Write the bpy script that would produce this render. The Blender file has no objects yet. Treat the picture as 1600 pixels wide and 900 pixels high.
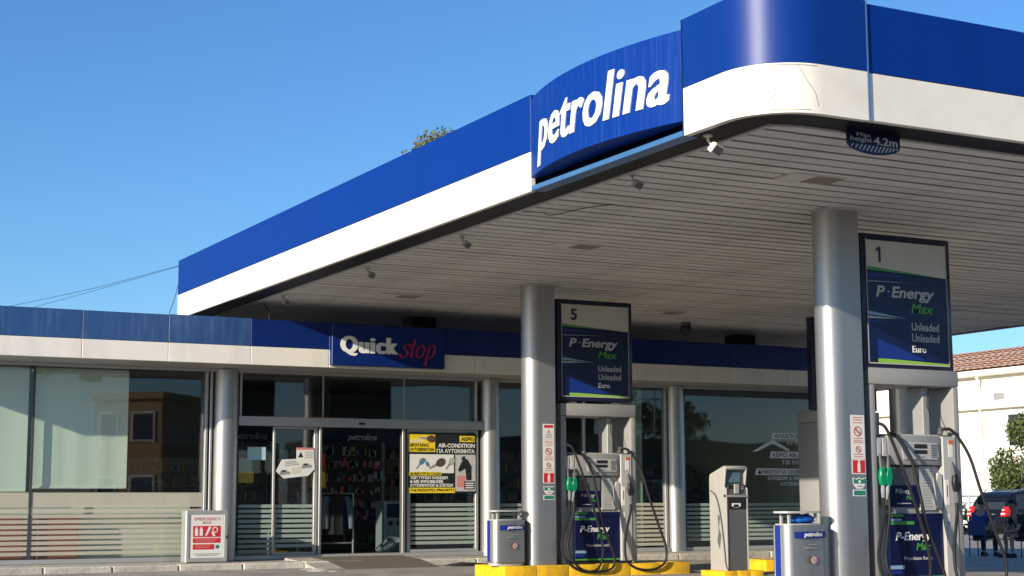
import bpy, bmesh, math, random
from mathutils import Vector, Matrix
random.seed(7)
R = math.radians
sc = bpy.context.scene
COL = sc.collection

# ------------------------------------------------------------------ camera
H_EYE = 1.0422
cam_d = bpy.data.cameras.new("camera"); cam = bpy.data.objects.new("camera", cam_d); COL.objects.link(cam)
yaw, pitch, roll, fpx = R(28.0444), R(7.7195), R(-0.2438), 2489.5
fwd = Vector((math.sin(yaw)*math.cos(pitch), math.cos(yaw)*math.cos(pitch), math.sin(pitch)))
rt = Vector((math.cos(yaw), -math.sin(yaw), 0)); up = rt.cross(fwd)
r2 = math.cos(roll)*rt + math.sin(roll)*up; u2 = -math.sin(roll)*rt + math.cos(roll)*up
cam.matrix_world = Matrix(((r2.x, u2.x, -fwd.x, 0), (r2.y, u2.y, -fwd.y, 0), (r2.z, u2.z, -fwd.z, H_EYE), (0, 0, 0, 1)))
cam_d.sensor_fit = 'HORIZONTAL'; cam_d.sensor_width = 36; cam_d.lens = fpx/1600*36
cam_d.clip_start = .1; cam_d.clip_end = 3000
sc.camera = cam

# ------------------------------------------------------------------ light and sky
SUN_DIR = Vector((1, .36, -.33)).normalized()
w = bpy.data.worlds.new("World"); sc.world = w; w.use_nodes = True
nt = w.node_tree; sky = nt.nodes.new('ShaderNodeTexSky'); sky.sky_type = 'NISHITA'; sky.sun_disc = False
sky.sun_elevation = math.asin(-SUN_DIR.z); sky.sun_rotation = math.atan2(-SUN_DIR.x, -SUN_DIR.y)
sky.air_density = 1.0; sky.dust_density = .35; sky.ozone_density = 6.0; sky.altitude = 0
bg = nt.nodes['Background']; bg.inputs['Strength'].default_value = .12
hs_ = nt.nodes.new('ShaderNodeHueSaturation'); hs_.inputs['Saturation'].default_value = 1.06; hs_.inputs['Value'].default_value = 1.07; hs_.inputs['Hue'].default_value = .500
nt.links.new(sky.outputs[0], hs_.inputs['Color']); nt.links.new(hs_.outputs[0], bg.inputs[0])
sd = bpy.data.lights.new("sun", 'SUN'); sun = bpy.data.objects.new("sun", sd); COL.objects.link(sun)
sd.energy = 5.0; sd.angle = R(.53); sd.color = (1, .89, .73)
sun.rotation_euler = SUN_DIR.to_track_quat('-Z', 'Y').to_euler(); sun.location = (-30, -10, 30)
sc.view_settings.view_transform = 'Standard'; sc.view_settings.look = 'None'
sc.view_settings.exposure = 0.45; sc.view_settings.gamma = 1.0
sc.cycles.use_denoising = True
sc.cycles.max_bounces = 8; sc.cycles.transparent_max_bounces = 16; sc.cycles.caustics_reflective = False

# ------------------------------------------------------------------ materials
MATS = {}
def mat(name, col, rough=.5, metal=0, var=.08, scale=2.5, bump=0, bscale=40, streak=0, spec=.5, dirt=None, dirt_amt=0, coat=0, objvar=0):
    if name in MATS: return MATS[name]
    m = bpy.data.materials.new(name); m.use_nodes = True; t = m.node_tree; p = t.nodes['Principled BSDF']
    N = t.nodes.new; L = t.links.new
    p.inputs['Metallic'].default_value = metal; p.inputs['Specular IOR Level'].default_value = spec
    p.inputs['Coat Weight'].default_value = coat; p.inputs['Coat Roughness'].default_value = .12
    tc = N('ShaderNodeTexCoord'); mp = N('ShaderNodeMapping'); L(tc.outputs['Object'], mp.inputs[0])
    if streak: mp.inputs['Scale'].default_value = (1, 1, 1/streak)
    nz = N('ShaderNodeTexNoise'); nz.inputs['Scale'].default_value = scale; nz.inputs['Detail'].default_value = 6; nz.inputs['Roughness'].default_value = .65
    L(mp.outputs[0], nz.inputs['Vector'])
    mr = N('ShaderNodeMapRange'); mr.inputs['From Min'].default_value = .25; mr.inputs['From Max'].default_value = .75
    mr.inputs['To Min'].default_value = 1-var; mr.inputs['To Max'].default_value = 1+var; L(nz.outputs[0], mr.inputs[0])
    mx = N('ShaderNodeMix'); mx.data_type = 'RGBA'; mx.blend_type = 'MULTIPLY'; mx.inputs[0].default_value = 1
    mx.inputs[6].default_value = (*col, 1); L(mr.outputs[0], mx.inputs[7]); out = mx.outputs[2]
    if objvar:
        oi = N('ShaderNodeObjectInfo'); mo = N('ShaderNodeMapRange'); mo.inputs['To Min'].default_value = 1-objvar; mo.inputs['To Max'].default_value = 1+objvar; L(oi.outputs['Random'], mo.inputs[0])
        mz = N('ShaderNodeMix'); mz.data_type = 'RGBA'; mz.blend_type = 'MULTIPLY'; mz.inputs[0].default_value = 1; L(out, mz.inputs[6]); L(mo.outputs[0], mz.inputs[7]); out = mz.outputs[2]
    if dirt:
        n2 = N('ShaderNodeTexNoise'); n2.inputs['Scale'].default_value = scale*1.7; n2.inputs['Detail'].default_value = 8; L(mp.outputs[0], n2.inputs['Vector'])
        m2 = N('ShaderNodeMapRange'); m2.inputs['From Min'].default_value = .5; m2.inputs['From Max'].default_value = .72; m2.inputs['To Max'].default_value = dirt_amt; L(n2.outputs[0], m2.inputs[0])
        d = N('ShaderNodeMix'); d.data_type = 'RGBA'; d.inputs[7].default_value = (*dirt, 1); L(m2.outputs[0], d.inputs[0]); L(out, d.inputs[6]); out = d.outputs[2]
    L(out, p.inputs['Base Color'])
    rr = N('ShaderNodeMapRange'); rr.inputs['To Min'].default_value = max(.02, rough*.8); rr.inputs['To Max'].default_value = min(1, rough*1.25); L(nz.outputs[0], rr.inputs[0]); L(rr.outputs[0], p.inputs['Roughness'])
    if bump:
        nb = N('ShaderNodeTexNoise'); nb.inputs['Scale'].default_value = bscale; nb.inputs['Detail'].default_value = 4; L(mp.outputs[0], nb.inputs['Vector'])
        b = N('ShaderNodeBump'); b.inputs['Strength'].default_value = bump; b.inputs['Distance'].default_value = .02; L(nb.outputs[0], b.inputs['Height']); L(b.outputs[0], p.inputs['Normal'])
    MATS[name] = m; return m

def glass_mat(name, tint, boost=1.0):
    m = bpy.data.materials.new(name); m.use_nodes = True; t = m.node_tree; t.nodes.clear(); N = t.nodes.new; L = t.links.new
    o = N('ShaderNodeOutputMaterial'); tr = N('ShaderNodeBsdfTransparent'); tr.inputs[0].default_value = (*tint, 1)
    g = N('ShaderNodeBsdfGlossy'); g.inputs['Roughness'].default_value = .015; g.inputs['Color'].default_value = (.95, .97, 1, 1)
    tc = N('ShaderNodeTexCoord'); nz = N('ShaderNodeTexNoise'); nz.inputs['Scale'].default_value = .55; nz.inputs['Detail'].default_value = 1; L(tc.outputs['Object'], nz.inputs['Vector'])
    b = N('ShaderNodeBump'); b.inputs['Strength'].default_value = .12; b.inputs['Distance'].default_value = .03; L(nz.outputs[0], b.inputs['Height']); L(b.outputs[0], g.inputs['Normal'])
    f = N('ShaderNodeFresnel'); f.inputs['IOR'].default_value = 1.52
    mu = N('ShaderNodeMath'); mu.operation = 'MULTIPLY'; mu.use_clamp = True; mu.inputs[1].default_value = boost; L(f.outputs[0], mu.inputs[0])
    ge = N('ShaderNodeNewGeometry'); fr = N('ShaderNodeMath'); fr.operation = 'SUBTRACT'; fr.inputs[0].default_value = 1; L(ge.outputs['Backfacing'], fr.inputs[1])
    m3 = N('ShaderNodeMath'); m3.operation = 'MULTIPLY'; L(mu.outputs[0], m3.inputs[0]); L(fr.outputs[0], m3.inputs[1]); mu = m3
    mx = N('ShaderNodeMixShader'); L(mu.outputs[0], mx.inputs[0]); L(tr.outputs[0], mx.inputs[1]); L(g.outputs[0], mx.inputs[2]); L(mx.outputs[0], o.inputs[0])
    MATS[name] = m; return m

def film_mat(name, col, alpha):
    m = bpy.data.materials.new(name); m.use_nodes = True; t = m.node_tree; t.nodes.clear(); N = t.nodes.new; L = t.links.new
    o = N('ShaderNodeOutputMaterial'); tr = N('ShaderNodeBsdfTransparent'); d = N('ShaderNodeBsdfDiffuse'); d.inputs[0].default_value = (*col, 1)
    tl = N('ShaderNodeBsdfTranslucent'); tl.inputs[0].default_value = (*col, 1)
    m1 = N('ShaderNodeMixShader'); m1.inputs[0].default_value = .35; L(d.outputs[0], m1.inputs[1]); L(tl.outputs[0], m1.inputs[2])
    tc = N('ShaderNodeTexCoord'); nz = N('ShaderNodeTexNoise'); nz.inputs['Scale'].default_value = 2.0; L(tc.outputs['Object'], nz.inputs['Vector'])
    mr = N('ShaderNodeMapRange'); mr.inputs['To Min'].default_value = alpha-.12; mr.inputs['To Max'].default_value = alpha+.12; L(nz.outputs[0], mr.inputs[0])
    mx = N('ShaderNodeMixShader'); L(mr.outputs[0], mx.inputs[0]); L(tr.outputs[0], mx.inputs[1]); L(m1.outputs[0], mx.inputs[2]); L(mx.outputs[0], o.inputs[0])
    MATS[name] = m; return m

M_blue = mat('canopy blue paint', (.0006, .030, .22), .42, var=.06, scale=1.2, streak=4, spec=.15, bump=.06, bscale=1.1)
M_blue_corner = mat('corner blue paint', (.0006, .029, .205), .39, var=.05, scale=1.2, streak=4, spec=.3, bump=.05, bscale=1.3)
M_blue_sign = mat('sign blue paint', (.0008, .032, .235), .48, var=.05, scale=22, spec=.15, streak=22, dirt=(.08, .18, .42), dirt_amt=.14)
M_blue_old = mat('faded blue paint', (.022, .075, .21), .32, var=.2, scale=9, streak=9, dirt=(.08, .15, .29), dirt_amt=.5)
M_blue_shop = mat('shop blue paint', (.003, .019, .14), .34, var=.08, scale=3, streak=5, spec=.3)
M_white = mat('canopy white paint', (.84, .78, .67), .4, var=.04, scale=1.5, dirt=(.55, .47, .36), dirt_amt=.22)
M_white_shop = mat('shop white paint', (.82, .77, .69), .45, var=.05, scale=2, streak=3, dirt=(.5, .45, .38), dirt_amt=.25)
M_navy = mat('navy trim', (.002, .0035, .011), .45, var=.2, scale=4, spec=.12)
M_ltblue = mat('pale blue ledge', (.05, .15, .34), .35)
M_slat = mat('grey beige slat', (.76, .735, .69), .5, var=.09, scale=1.0, objvar=.07, dirt=(.36, .33, .3), dirt_amt=.35)
M_gap = mat('dark gap', (.02, .018, .016), .9)
M_angle = mat('pale grey angle', (.52, .5, .46), .45)
M_silver = mat('silver paint', (.40, .395, .385), .38, metal=.8, var=.05, scale=3, streak=6, dirt=(.26, .24, .21), dirt_amt=.25)
M_alu = mat('aluminium frame', (.44, .45, .45), .38, metal=.45, var=.06)
M_darkalu = mat('dark frame', (.05, .055, .06), .4)
M_pump = mat('pump silver grey', (.31, .31, .305), .4, metal=.15, var=.05, dirt=(.3, .28, .25), dirt_amt=.2)
M_pumpdk = mat('pump dark grey', (.10, .105, .11), .45, var=.1)
M_pumplt = mat('pump pale plastic', (.42, .42, .40), .42, var=.04)
M_panel = mat('panel blue print', (.0045, .008, .05), .22, var=.25, scale=2.2, spec=.35)
M_panel_mid = mat('panel mid blue print', (.010, .03, .22), .25, spec=.35)
M_panel_streak = mat('panel pale streak', (.22, .36, .52), .3, spec=.35)
M_frame_navy = mat('sign frame navy', (.010, .014, .045), .25, var=.2)
M_signwhite = mat('sign white', (.52, .5, .45), .35, var=.05)
M_txtwhite = mat('white lettering', (.82, .81, .78), .4, var=.02)
M_txtgrey = mat('dim white lettering', (.42, .42, .42), .4, var=.05)
M_black = mat('black', (.012, .012, .013), .45)
M_rubber = mat('black rubber hose', (.012, .012, .013), .6, spec=.3, var=.2, scale=30)
M_green = mat('green print', (.055, .28, .05), .35)
M_lime = mat('lime stripe', (.26, .5, .06), .35)
M_nozzle = mat('green nozzle guard', (.0, .24, .10), .35)
M_steel = mat('steel spout', (.6, .6, .58), .25, metal=.8)
M_yellow = mat('yellow kerb paint', (.86, .50, .008), .5, var=.1, scale=6, bump=.25, bscale=30, dirt=(.30, .2, .06), dirt_amt=.45)
M_yellow2 = mat('worn yellow kerb paint', (.76, .42, .010), .55, var=.14, scale=7, bump=.3, bscale=30, dirt=(.3, .2, .07), dirt_amt=.55)
M_conc = mat('concrete', (.44, .40, .34), .8, var=.15, scale=3, bump=.4, bscale=25, dirt=(.2, .18, .15), dirt_amt=.5)
M_kerb = mat('kerb stone', (.50, .46, .39), .8, objvar=.12, var=.15, scale=4, bump=.4, bscale=25, dirt=(.22, .2, .17), dirt_amt=.55)
M_ground = mat('forecourt concrete', (.33, .305, .27), .85, var=.25, scale=.8, bump=.5, bscale=60, dirt=(.17, .155, .14), dirt_amt=.6)
M_mat = mat('door mat', (.15, .125, .09), .95, var=.2, scale=12, bump=.8, bscale=150)
M_red = mat('red print', (.58, .02, .03), .4)
M_redpale = mat('pale red print', (.6, .22, .2), .45)
M_paper = mat('white print', (.74, .72, .68), .45, var=.03)
M_greypr = mat('grey print', (.28, .28, .28), .5)
M_teal = mat('teal print', (.02, .2, .13), .4)
M_posterbk = mat('poster black', (.015, .016, .018), .35)
M_posteryl = mat('poster yellow', (.80, .60, .02), .4)
M_skyprint = mat('photo print grey', (.48, .48, .46), .4, var=.3, scale=12)
M_skin = mat('skin', (.36, .20, .13), .5)
M_hair = mat('dark hair', (.015, .012, .01), .6)
M_shirt_blue = mat('blue cloth', (.012, .05, .22), .85, var=.2, scale=10)
M_cloth_dk = mat('dark cloth', (.015, .015, .02), .9, var=.2, scale=10)
M_stop = mat('red lettering', (.40, .02, .06), .4)
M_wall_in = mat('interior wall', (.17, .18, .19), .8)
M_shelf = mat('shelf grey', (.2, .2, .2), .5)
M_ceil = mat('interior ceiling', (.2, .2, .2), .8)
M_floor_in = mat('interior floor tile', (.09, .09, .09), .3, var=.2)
M_blind = mat('cream blind cloth', (.80, .80, .70), .8, var=.05, scale=1.5, streak=4)
M_cream = mat('cream render', (.86, .81, .70), .85, var=.06, scale=.6, bump=.1)
M_ochre = mat('ochre render', (.42, .26, .11), .85, var=.1, scale=.6)
M_tile = mat('roof tile', (.66, .38, .25), .8, objvar=.1, var=.3, scale=5, dirt=(.3, .2, .15), dirt_amt=.5)
M_bark = mat('bark', (.10, .075, .05), .9, var=.3, scale=8, bump=.6)
M_leaf = mat('leaf mid', (.085, .12, .026), .6, var=.35, scale=1.5)
M_leaf_dk = mat('leaf dark', (.03, .06, .02), .6, var=.35, scale=1.5)
M_leaf_dry = mat('leaf olive dry', (.17, .15, .06), .7, var=.35, scale=3)
M_carpaint = mat('dark car paint', (.006, .007, .010), .3, spec=.3, coat=.15)
M_carglass = mat('dark car glass', (.03, .035, .04), .06, var=.1)
M_tail = mat('red tail lamp', (.6, .012, .012), .15, coat=.6)
M_tailw = mat('clear lamp', (.75, .6, .55), .12, coat=.5)
M_tyre = mat('tyre', (.02, .02, .02), .8)
M_bluebag = mat('blue plastic bag', (.01, .10, .42), .3, var=.2, scale=12)
M_orange = mat('orange red goods', (.55, .09, .03), .5, var=.3, scale=3)
M_brown = mat('red brown banner and reflection', (.36, .095, .05), .7, var=.25, scale=2)
M_screen = mat('lcd screen', (.10, .17, .22), .12)
M_rail = mat('white rail paint', (.72, .72, .68), .5)
M_redlt = mat('faint red', (.5, .12, .1), .4)
G_pane = glass_mat('window glass', (.90, .95, .93), 1.8)
F_frost = film_mat('frosted film', (.50, .60, .53), .76)
F_cream = film_mat('cream frosted film', (.78, .74, .62), .62)

# ------------------------------------------------------------------ mesh builder
class MB:
    def __init__(s): s.bm = bmesh.new(); s.mats = []
    def mi(s, m):
        if m not in s.mats: s.mats.append(m)
        return s.mats.index(m)
    def poly(s, pts, m):
        vs = [s.bm.verts.new(p) for p in pts]
        f = s.bm.faces.new(vs); f.material_index = s.mi(m); return f
    def merge(s, b2, m, M=None):
        k = s.mi(m); mp = {}
        for v in b2.verts: mp[v.index] = s.bm.verts.new(M @ v.co if M else v.co)
        for f in b2.faces:
            try: nf = s.bm.faces.new([mp[v.index] for v in f.verts]); nf.material_index = k
            except ValueError: pass
        b2.free()
    def box(s, x0, x1, y0, y1, z0, z1, m, bev=0, M=None, seg=1):
        b = bmesh.new(); r = bmesh.ops.create_cube(b, size=1)
        for v in b.verts: v.co = Vector(((x0+x1)/2 + v.co.x*(x1-x0), (y0+y1)/2 + v.co.y*(y1-y0), (z0+z1)/2 + v.co.z*(z1-z0)))
        if bev: bmesh.ops.bevel(b, geom=b.edges[:], offset=bev, segments=seg, affect='EDGES', profile=.5)
        b.verts.index_update(); s.merge(b, m, M); return s
    def prism(s, poly, axis, a, b, m, M=None, bev=0):
        # polygon in the two other axes (order kept), extruded from a to b
        def P(p, q, t):
            if axis == 'x': return Vector((t, p, q))
            if axis == 'y': return Vector((p, t, q))
            return Vector((p, q, t))
        bb = bmesh.new()
        v0 = [bb.verts.new(P(p, q, a)) for p, q in poly]; v1 = [bb.verts.new(P(p, q, b)) for p, q in poly]
        n = len(poly)
        bb.faces.new(v0[::-1]); bb.faces.new(v1)
        for i in range(n): bb.faces.new((v0[i], v0[(i+1) % n], v1[(i+1) % n], v1[i]))
        bmesh.ops.recalc_face_normals(bb, faces=bb.faces[:])
        if bev: bmesh.ops.bevel(bb, geom=bb.edges[:], offset=bev, segments=1, affect='EDGES')
        bb.verts.index_update(); s.merge(bb, m, M); return s
    def tube(s, pts, r, m, n=8, caps=True):
        pts = [Vector(p) for p in pts]; rs = r if isinstance(r, (list, tuple)) else [r]*len(pts)
        k = s.mi(m); rings = []; prev = None
        for i, p in enumerate(pts):
            t = (pts[min(i+1, len(pts)-1)] - pts[max(i-1, 0)])
            t = t.normalized() if t.length > 1e-9 else Vector((0, 0, 1))
            if prev is None:
                a = Vector((0, 0, 1)) if abs(t.z) < .9 else Vector((1, 0, 0))
                prev = t.cross(a).normalized()
            prev = (prev - t*prev.dot(t)).normalized(); q = t.cross(prev)
            rings.append([s.bm.verts.new(p + rs[i]*(math.cos(2*math.pi*j/n)*prev + math.sin(2*math.pi*j/n)*q)) for j in range(n)])
        for a, b in zip(rings, rings[1:]):
            for j in range(n):
                f = s.bm.faces.new((a[j], a[(j+1) % n], b[(j+1) % n], b[j])); f.material_index = k
        if caps:
            f = s.bm.faces.new(rings[0][::-1]); f.material_index = k
            f = s.bm.faces.new(rings[-1]); f.material_index = k
        return s
    def ring(s, O, U, V, Nn, r0, r1, m, d=.002, n=28):
        k = s.mi(m)
        for i in range(n):
            a, b = 2*math.pi*i/n, 2*math.pi*(i+1)/n
            P = lambda r, t: s.bm.verts.new(O + U*(r*math.cos(t)) + V*(r*math.sin(t)) + Nn*d)
            f = s.bm.faces.new((P(r0, a), P(r1, a), P(r1, b), P(r0, b))); f.material_index = k
        return s
    def sphere(s, c, r, m, sc3=(1, 1, 1), n=12):
        b = bmesh.new(); bmesh.ops.create_uvsphere(b, u_segments=n, v_segments=max(6, n//2+2), radius=r)
        for v in b.verts: v.co = Vector((v.co.x*sc3[0], v.co.y*sc3[1], v.co.z*sc3[2])) + Vector(c)
        b.verts.index_update(); s.merge(b, m); return s
    def text(s, body, mapf, rect, m, d=.003, off=0, shear=0, align=None, cut=0, bold=0, space=1.0):
        if bold:
            for q in range(3): s.text(body, mapf, (rect[0]+bold*q/2, rect[1], rect[2]-bold*(1-q/2), rect[3]), m, d+q*.0006, off, shear, None, cut, 0, space)
            return s
        """lettering of built-in type, fitted to rect (u0,v0,u1,v1); mapf(u,v,n) -> point"""
        u0, v0, u1, v1 = rect
        cu = bpy.data.curves.new('t', 'FONT'); cu.body = body; cu.size = 1; cu.offset = off; cu.shear = shear; cu.resolution_u = 3; cu.space_character = space
        o = bpy.data.objects.new('t', cu); COL.objects.link(o)
        bpy.context.view_layer.update()
        me = bpy.data.meshes.new_from_object(o.evaluated_get(bpy.context.evaluated_depsgraph_get()))
        bpy.data.objects.remove(o); bpy.data.curves.remove(cu)
        b = bmesh.new(); b.from_mesh(me); bpy.data.meshes.remove(me)
        if not b.verts: b.free(); return s
        xs = [v.co.x for v in b.verts]; ys = [v.co.y for v in b.verts]
        xa, xb, ya, yb = min(xs), max(xs), min(ys), max(ys)
        if cut:
            bmesh.ops.subdivide_edges(b, edges=[e for e in b.edges if abs(e.verts[0].co.x-e.verts[1].co.x) > .08], cuts=cut)
            bmesh.ops.triangulate(b, faces=b.faces[:])
        r = bmesh.ops.extrude_face_region(b, geom=b.faces[:])
        for g in r['geom']:
            if isinstance(g, bmesh.types.BMVert): g.co.z = 1
        for v in b.verts:
            u = u0 + (v.co.x-xa)/(xb-xa)*(u1-u0); q = v0 + (v.co.y-ya)/(yb-ya)*(v1-v0)
            v.co = Vector(mapf(u, q, d if v.co.z > .5 else 0.0))
        bmesh.ops.recalc_face_normals(b, faces=b.faces[:])
        b.verts.index_update(); s.merge(b, m); return s
    def build(s, name, parent=None, smooth=35, mesh_only=False):
        me = bpy.data.meshes.new(name); bmesh.ops.remove_doubles(s.bm, verts=s.bm.verts[:], dist=1e-5)
        bmesh.ops.recalc_face_normals(s.bm, faces=s.bm.faces[:])
        s.bm.to_mesh(me); s.bm.free()
        for m in s.mats: me.materials.append(m)
        if smooth:
            me.polygons.foreach_set('use_smooth', [True]*len(me.polygons)); me.set_sharp_from_angle(angle=R(smooth))
        if mesh_only: return me
        o = bpy.data.objects.new(name, me); COL.objects.link(o)
        if parent is not None: o.parent = parent
        return o

def inst(me, name, parent, loc=(0, 0, 0), rot=None):
    o = bpy.data.objects.new(name, me); COL.objects.link(o); o.location = loc
    if rot: o.rotation_euler = rot
    if parent is not None: o.parent = parent
    return o
def thing(name, label, cat, loc=(0, 0, 0), group=None, rz=0):
    o = bpy.data.objects.new(name, None); COL.objects.link(o); o.location = loc; o.rotation_euler.z = rz
    o.empty_display_size = .2
    return tag(o, label, cat, group)
def tag(o, label, cat, group=None):
    o['label'] = label; o['category'] = cat
    if group: o['group'] = group
    return o
def structure(o, label=None):
    o['kind'] = 'structure'
    if label: o['label'] = label
    return o
def stuff(o): o['kind'] = 'stuff'; return o
def dup(root, loc, label, rz=None):
    def cp(o, par):
        c = o.copy(); COL.objects.link(c)
        if par is not None: c.parent = par
        for ch in [x for x in o.children]: cp(ch, c)
        return c
    c = cp(root, None); c.location = loc; c['label'] = label
    if rz is not None: c.rotation_euler.z = rz
    return c
def front(x0, y0, z0):          # map for a face that looks towards -Y
    return lambda u, v, n: (x0+u, y0-n, z0+v)
def leftface(x0, y0, z0):       # map for a face that looks towards -X
    return lambda u, v, n: (x0-n, y0-u, z0+v)
def frect(mb, mapf, u0, v0, u1, v1, m, n=.002):
    P = [mapf(u0, v0, n), mapf(u1, v0, n), mapf(u1, v1, n), mapf(u0, v1, n)]
    Q = [mapf(u0, v0, 0), mapf(u1, v0, 0), mapf(u1, v1, 0), mapf(u0, v1, 0)]
    mb.poly(P, m)
    for i in range(4): mb.poly([Q[i], Q[(i+1) % 4], P[(i+1) % 4], P[i]], m)
def bez(p0, p1, p2, p3, n=10):
    out = []
    for i in range(n+1):
        t = i/n; out.append(tuple((1-t)**3*a+3*(1-t)**2*t*b+3*(1-t)*t*t*c+t**3*d for a, b, c, d in zip(p0, p1, p2, p3)))
    return out
def spline(pts, n=6):
    P = [Vector(p) for p in pts]; P = [2*P[0]-P[1]] + P + [2*P[-1]-P[-2]]; out = []
    for i in range(1, len(P)-2):
        for k in range(n):
            t = k/n
            out.append(.5*((2*P[i]) + (P[i+1]-P[i-1])*t + (2*P[i-1]-5*P[i]+4*P[i+1]-P[i+2])*t*t + (3*P[i]-P[i-1]-3*P[i+1]+P[i+2])*t**3))
    out.append(P[-2]); return out

# ================================================================== GROUND
def ground_z(x, y):
    t = min(1, max(0, (x-15)/9)); t = t*t*(3-2*t)
    q = min(1, max(0, (y-20.6)/2.6))
    return -.25*t + .07*q*q*(3-2*q)*(1-t)
g = MB(); k = g.mi(M_ground)
xs = [-900, -200, -60, -20, 0, 6, 10, 13, 15, 16, 17, 18, 19, 20, 21, 22, 23, 24, 26, 40, 80, 200, 1200]; ys = [-900, -200, -60, -20, 0, 10, 20, 20.6, 21.2, 21.8, 22.4, 23.2, 24, 26, 32, 40, 60, 120, 300, 1200]
vv = [[g.bm.verts.new((x, y, ground_z(x, y))) for x in xs] for y in ys]
for j in range(len(ys)-1):
    for i in range(len(xs)-1):
        f = g.bm.faces.new((vv[j][i], vv[j][i+1], vv[j+1][i+1], vv[j+1][i])); f.material_index = k
structure(g.build('ground'))

# raised pavement in front of the shop: slab + kerb stones
ZP = .165
pv = thing('pavement', 'raised concrete pavement', 'pavement'); structure(pv)
for key in ('category',): del pv[key]
b = MB(); b.box(-4, 21.9, 23.92, 33, -.3, ZP-.004, M_conc); b.build('slab', pv)
b = MB(); b.box(0, .985, 23.70, 23.915, -.3, ZP, M_kerb, .018); km = b.build('kerb_stone', mesh_only=True)
for i in range(26): inst(km, 'kerb_stone', pv, (-4+i*.997, random.uniform(-.006, .006), random.uniform(-.006, .004)))

# ================================================================== CANOPY
CX0, CX1, CY0, CY1 = 7.8, 22.1, 10.22, 27.03
ZB, ZM, ZT = 4.25, 4.672, 5.28
canopy = thing('station_canopy', 'large blue and white forecourt canopy with grey slatted underside on round silver columns', 'canopy')
b = MB(); b.box(8.0, 21.9, 10.5, 26.95, 4.33, 5.0, M_gap); b.build('roof_slab', canopy)
def fascia_seg(poly_out, thick_in, z0, z1, m, name, lbl=None):
    pass
def left_panel(y0, y1, z0, z1, m, x=CX0, name='fascia_panel'):
    b = MB(); b.box(x, x+.06, y0, y1, z0, z1, m, .006); return b.build(name, canopy)
left_panel(14.22, 27.03, ZB, ZM-.002, M_white)
left_panel(14.22, 27.03, ZM+.002, ZT, M_blue)
x = 8.885
for k2, x1 in enumerate([13.3, 17.7, 22.1]):
    for z0, z1, m in ((ZB, ZM-.002, M_white), (ZM+.002, ZT, M_blue)):
        b = MB(); b.box(x, x1-.012, CY0, CY0+.06, z0, z1, m, .006); b.build('fascia_panel', canopy)
    x = x1
for z0, z1, m in ((ZB, ZM-.002, M_white), (ZM+.002, ZT, M_blue)):
    b = MB(); b.box(22.04, 22.1, 10.3, 27.03, z0, z1, m, .006); b.build('fascia_panel', canopy)
    b = MB(); b.box(7.86, 22.03, 26.97, 27.03, z0, z1, m, .006); b.build('fascia_panel', canopy)
# rounded corner panels
RC = .58
def corner_outline(off, n=16):
    cx, cy = CX0+RC, CY0+RC; pts = [(CX0-off, 11.385)]
    for i in range(n+1):
        a = math.pi + i/n*math.pi/2
        pts.append((cx+(RC+off)*math.cos(a), cy+(RC+off)*math.sin(a)))
    pts.append((8.868, CY0-off)); return pts
for z0, z1, m, lb in ((ZB-.004, ZM-.001, M_white, 'white rounded corner panel'), (ZM+.001, ZT+.02, M_blue_corner, 'blue rounded corner panel')):
    o = corner_outline(.014); i_ = corner_outline(-.05)[::-1]
    b = MB(); b.prism(o+i_, 'z', z0, z1, m); ob = b.build('corner_panel', canopy, smooth=30); ob['label'] = lb
b = MB(); b.box(8.871, 8.882, CY0-.02, CY0+.05, ZB-.003, ZT+.02, M_ltblue); b.build('joint_strip', canopy)
b = MB(); b.box(CX0-.018, CX0+.03, 11.388, 11.40, ZB-.003, ZT+.02, M_frame_navy); b.build('joint_strip', canopy)
M_crease = mat('film crease', (.34, .29, .23), .7)
# peeling film cracks on the white corner panel: raised thin seams
b = MB()
def on_corner(t, z):   # t: 0..1 along the outline
    o = corner_outline(.0155, 40); f = t*(len(o)-1); i = min(int(f), len(o)-2); q = f-i
    return Vector((o[i][0]*(1-q)+o[i+1][0]*q, o[i][1]*(1-q)+o[i+1][1]*q, z))
for pl in ([(.55, 4.655), (.55, 4.40)], [(.55, 4.40), (.44, 4.30)], [(.55, 4.40), (.65, 4.31)], [(.74, 4.66), (.82, 4.53), (.9, 4.42), (.93, 4.30)], [(.3, 4.655), (.27, 4.5), (.2, 4.32)], [(.15, 4.272), (.5, 4.275), (.9, 4.272)], [(.35, 4.652), (.7, 4.655), (.95, 4.652)]):
    pts = []
    for (t0, z0), (t1, z1) in zip(pl, pl[1:]):
        for k2 in range(10): pts.append(on_corner(t0+(t1-t0)*k2/10, z0+(z1-z0)*k2/10))
    b.tube(pts, .0028, M_crease, 5)
b.build('film_crease', canopy)
# navy underside trim, pale angle at its inner edge
b = MB()
o = [(CX0+.01, CY1-.05), (CX0+.01, 11.4)] + [(p[0], p[1]) for p in corner_outline(-.012)[1:-1]] + [(22.08, CY0+.012)]
i_ = [(22.08, 10.64), (8.50, 10.64), (8.21, 10.72), (8.21, CY1-.05)]
b.prism(o+i_, 'z', ZB+.006, ZB+.05, M_navy); b.build('underside_trim', canopy)
b = MB(); b.box(21.85, 22.05, 10.65, 26.95, ZB+.006, ZB+.05, M_navy); b.build('underside_trim', canopy)
b = MB(); b.box(8.205, 8.245, 10.72, 26.95, ZB-.012, ZB+.03, M_angle, .004)
b.prism([(8.205, 10.715), (8.50, 10.632), (8.52, 10.665), (8.23, 10.75)], 'z', ZB-.012, ZB+.03, M_angle)
b.box(8.50, 22.0, 10.635, 10.67, ZB-.0125, ZB+.03, M_angle, .004); b.build('edge_angle', canopy)
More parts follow.
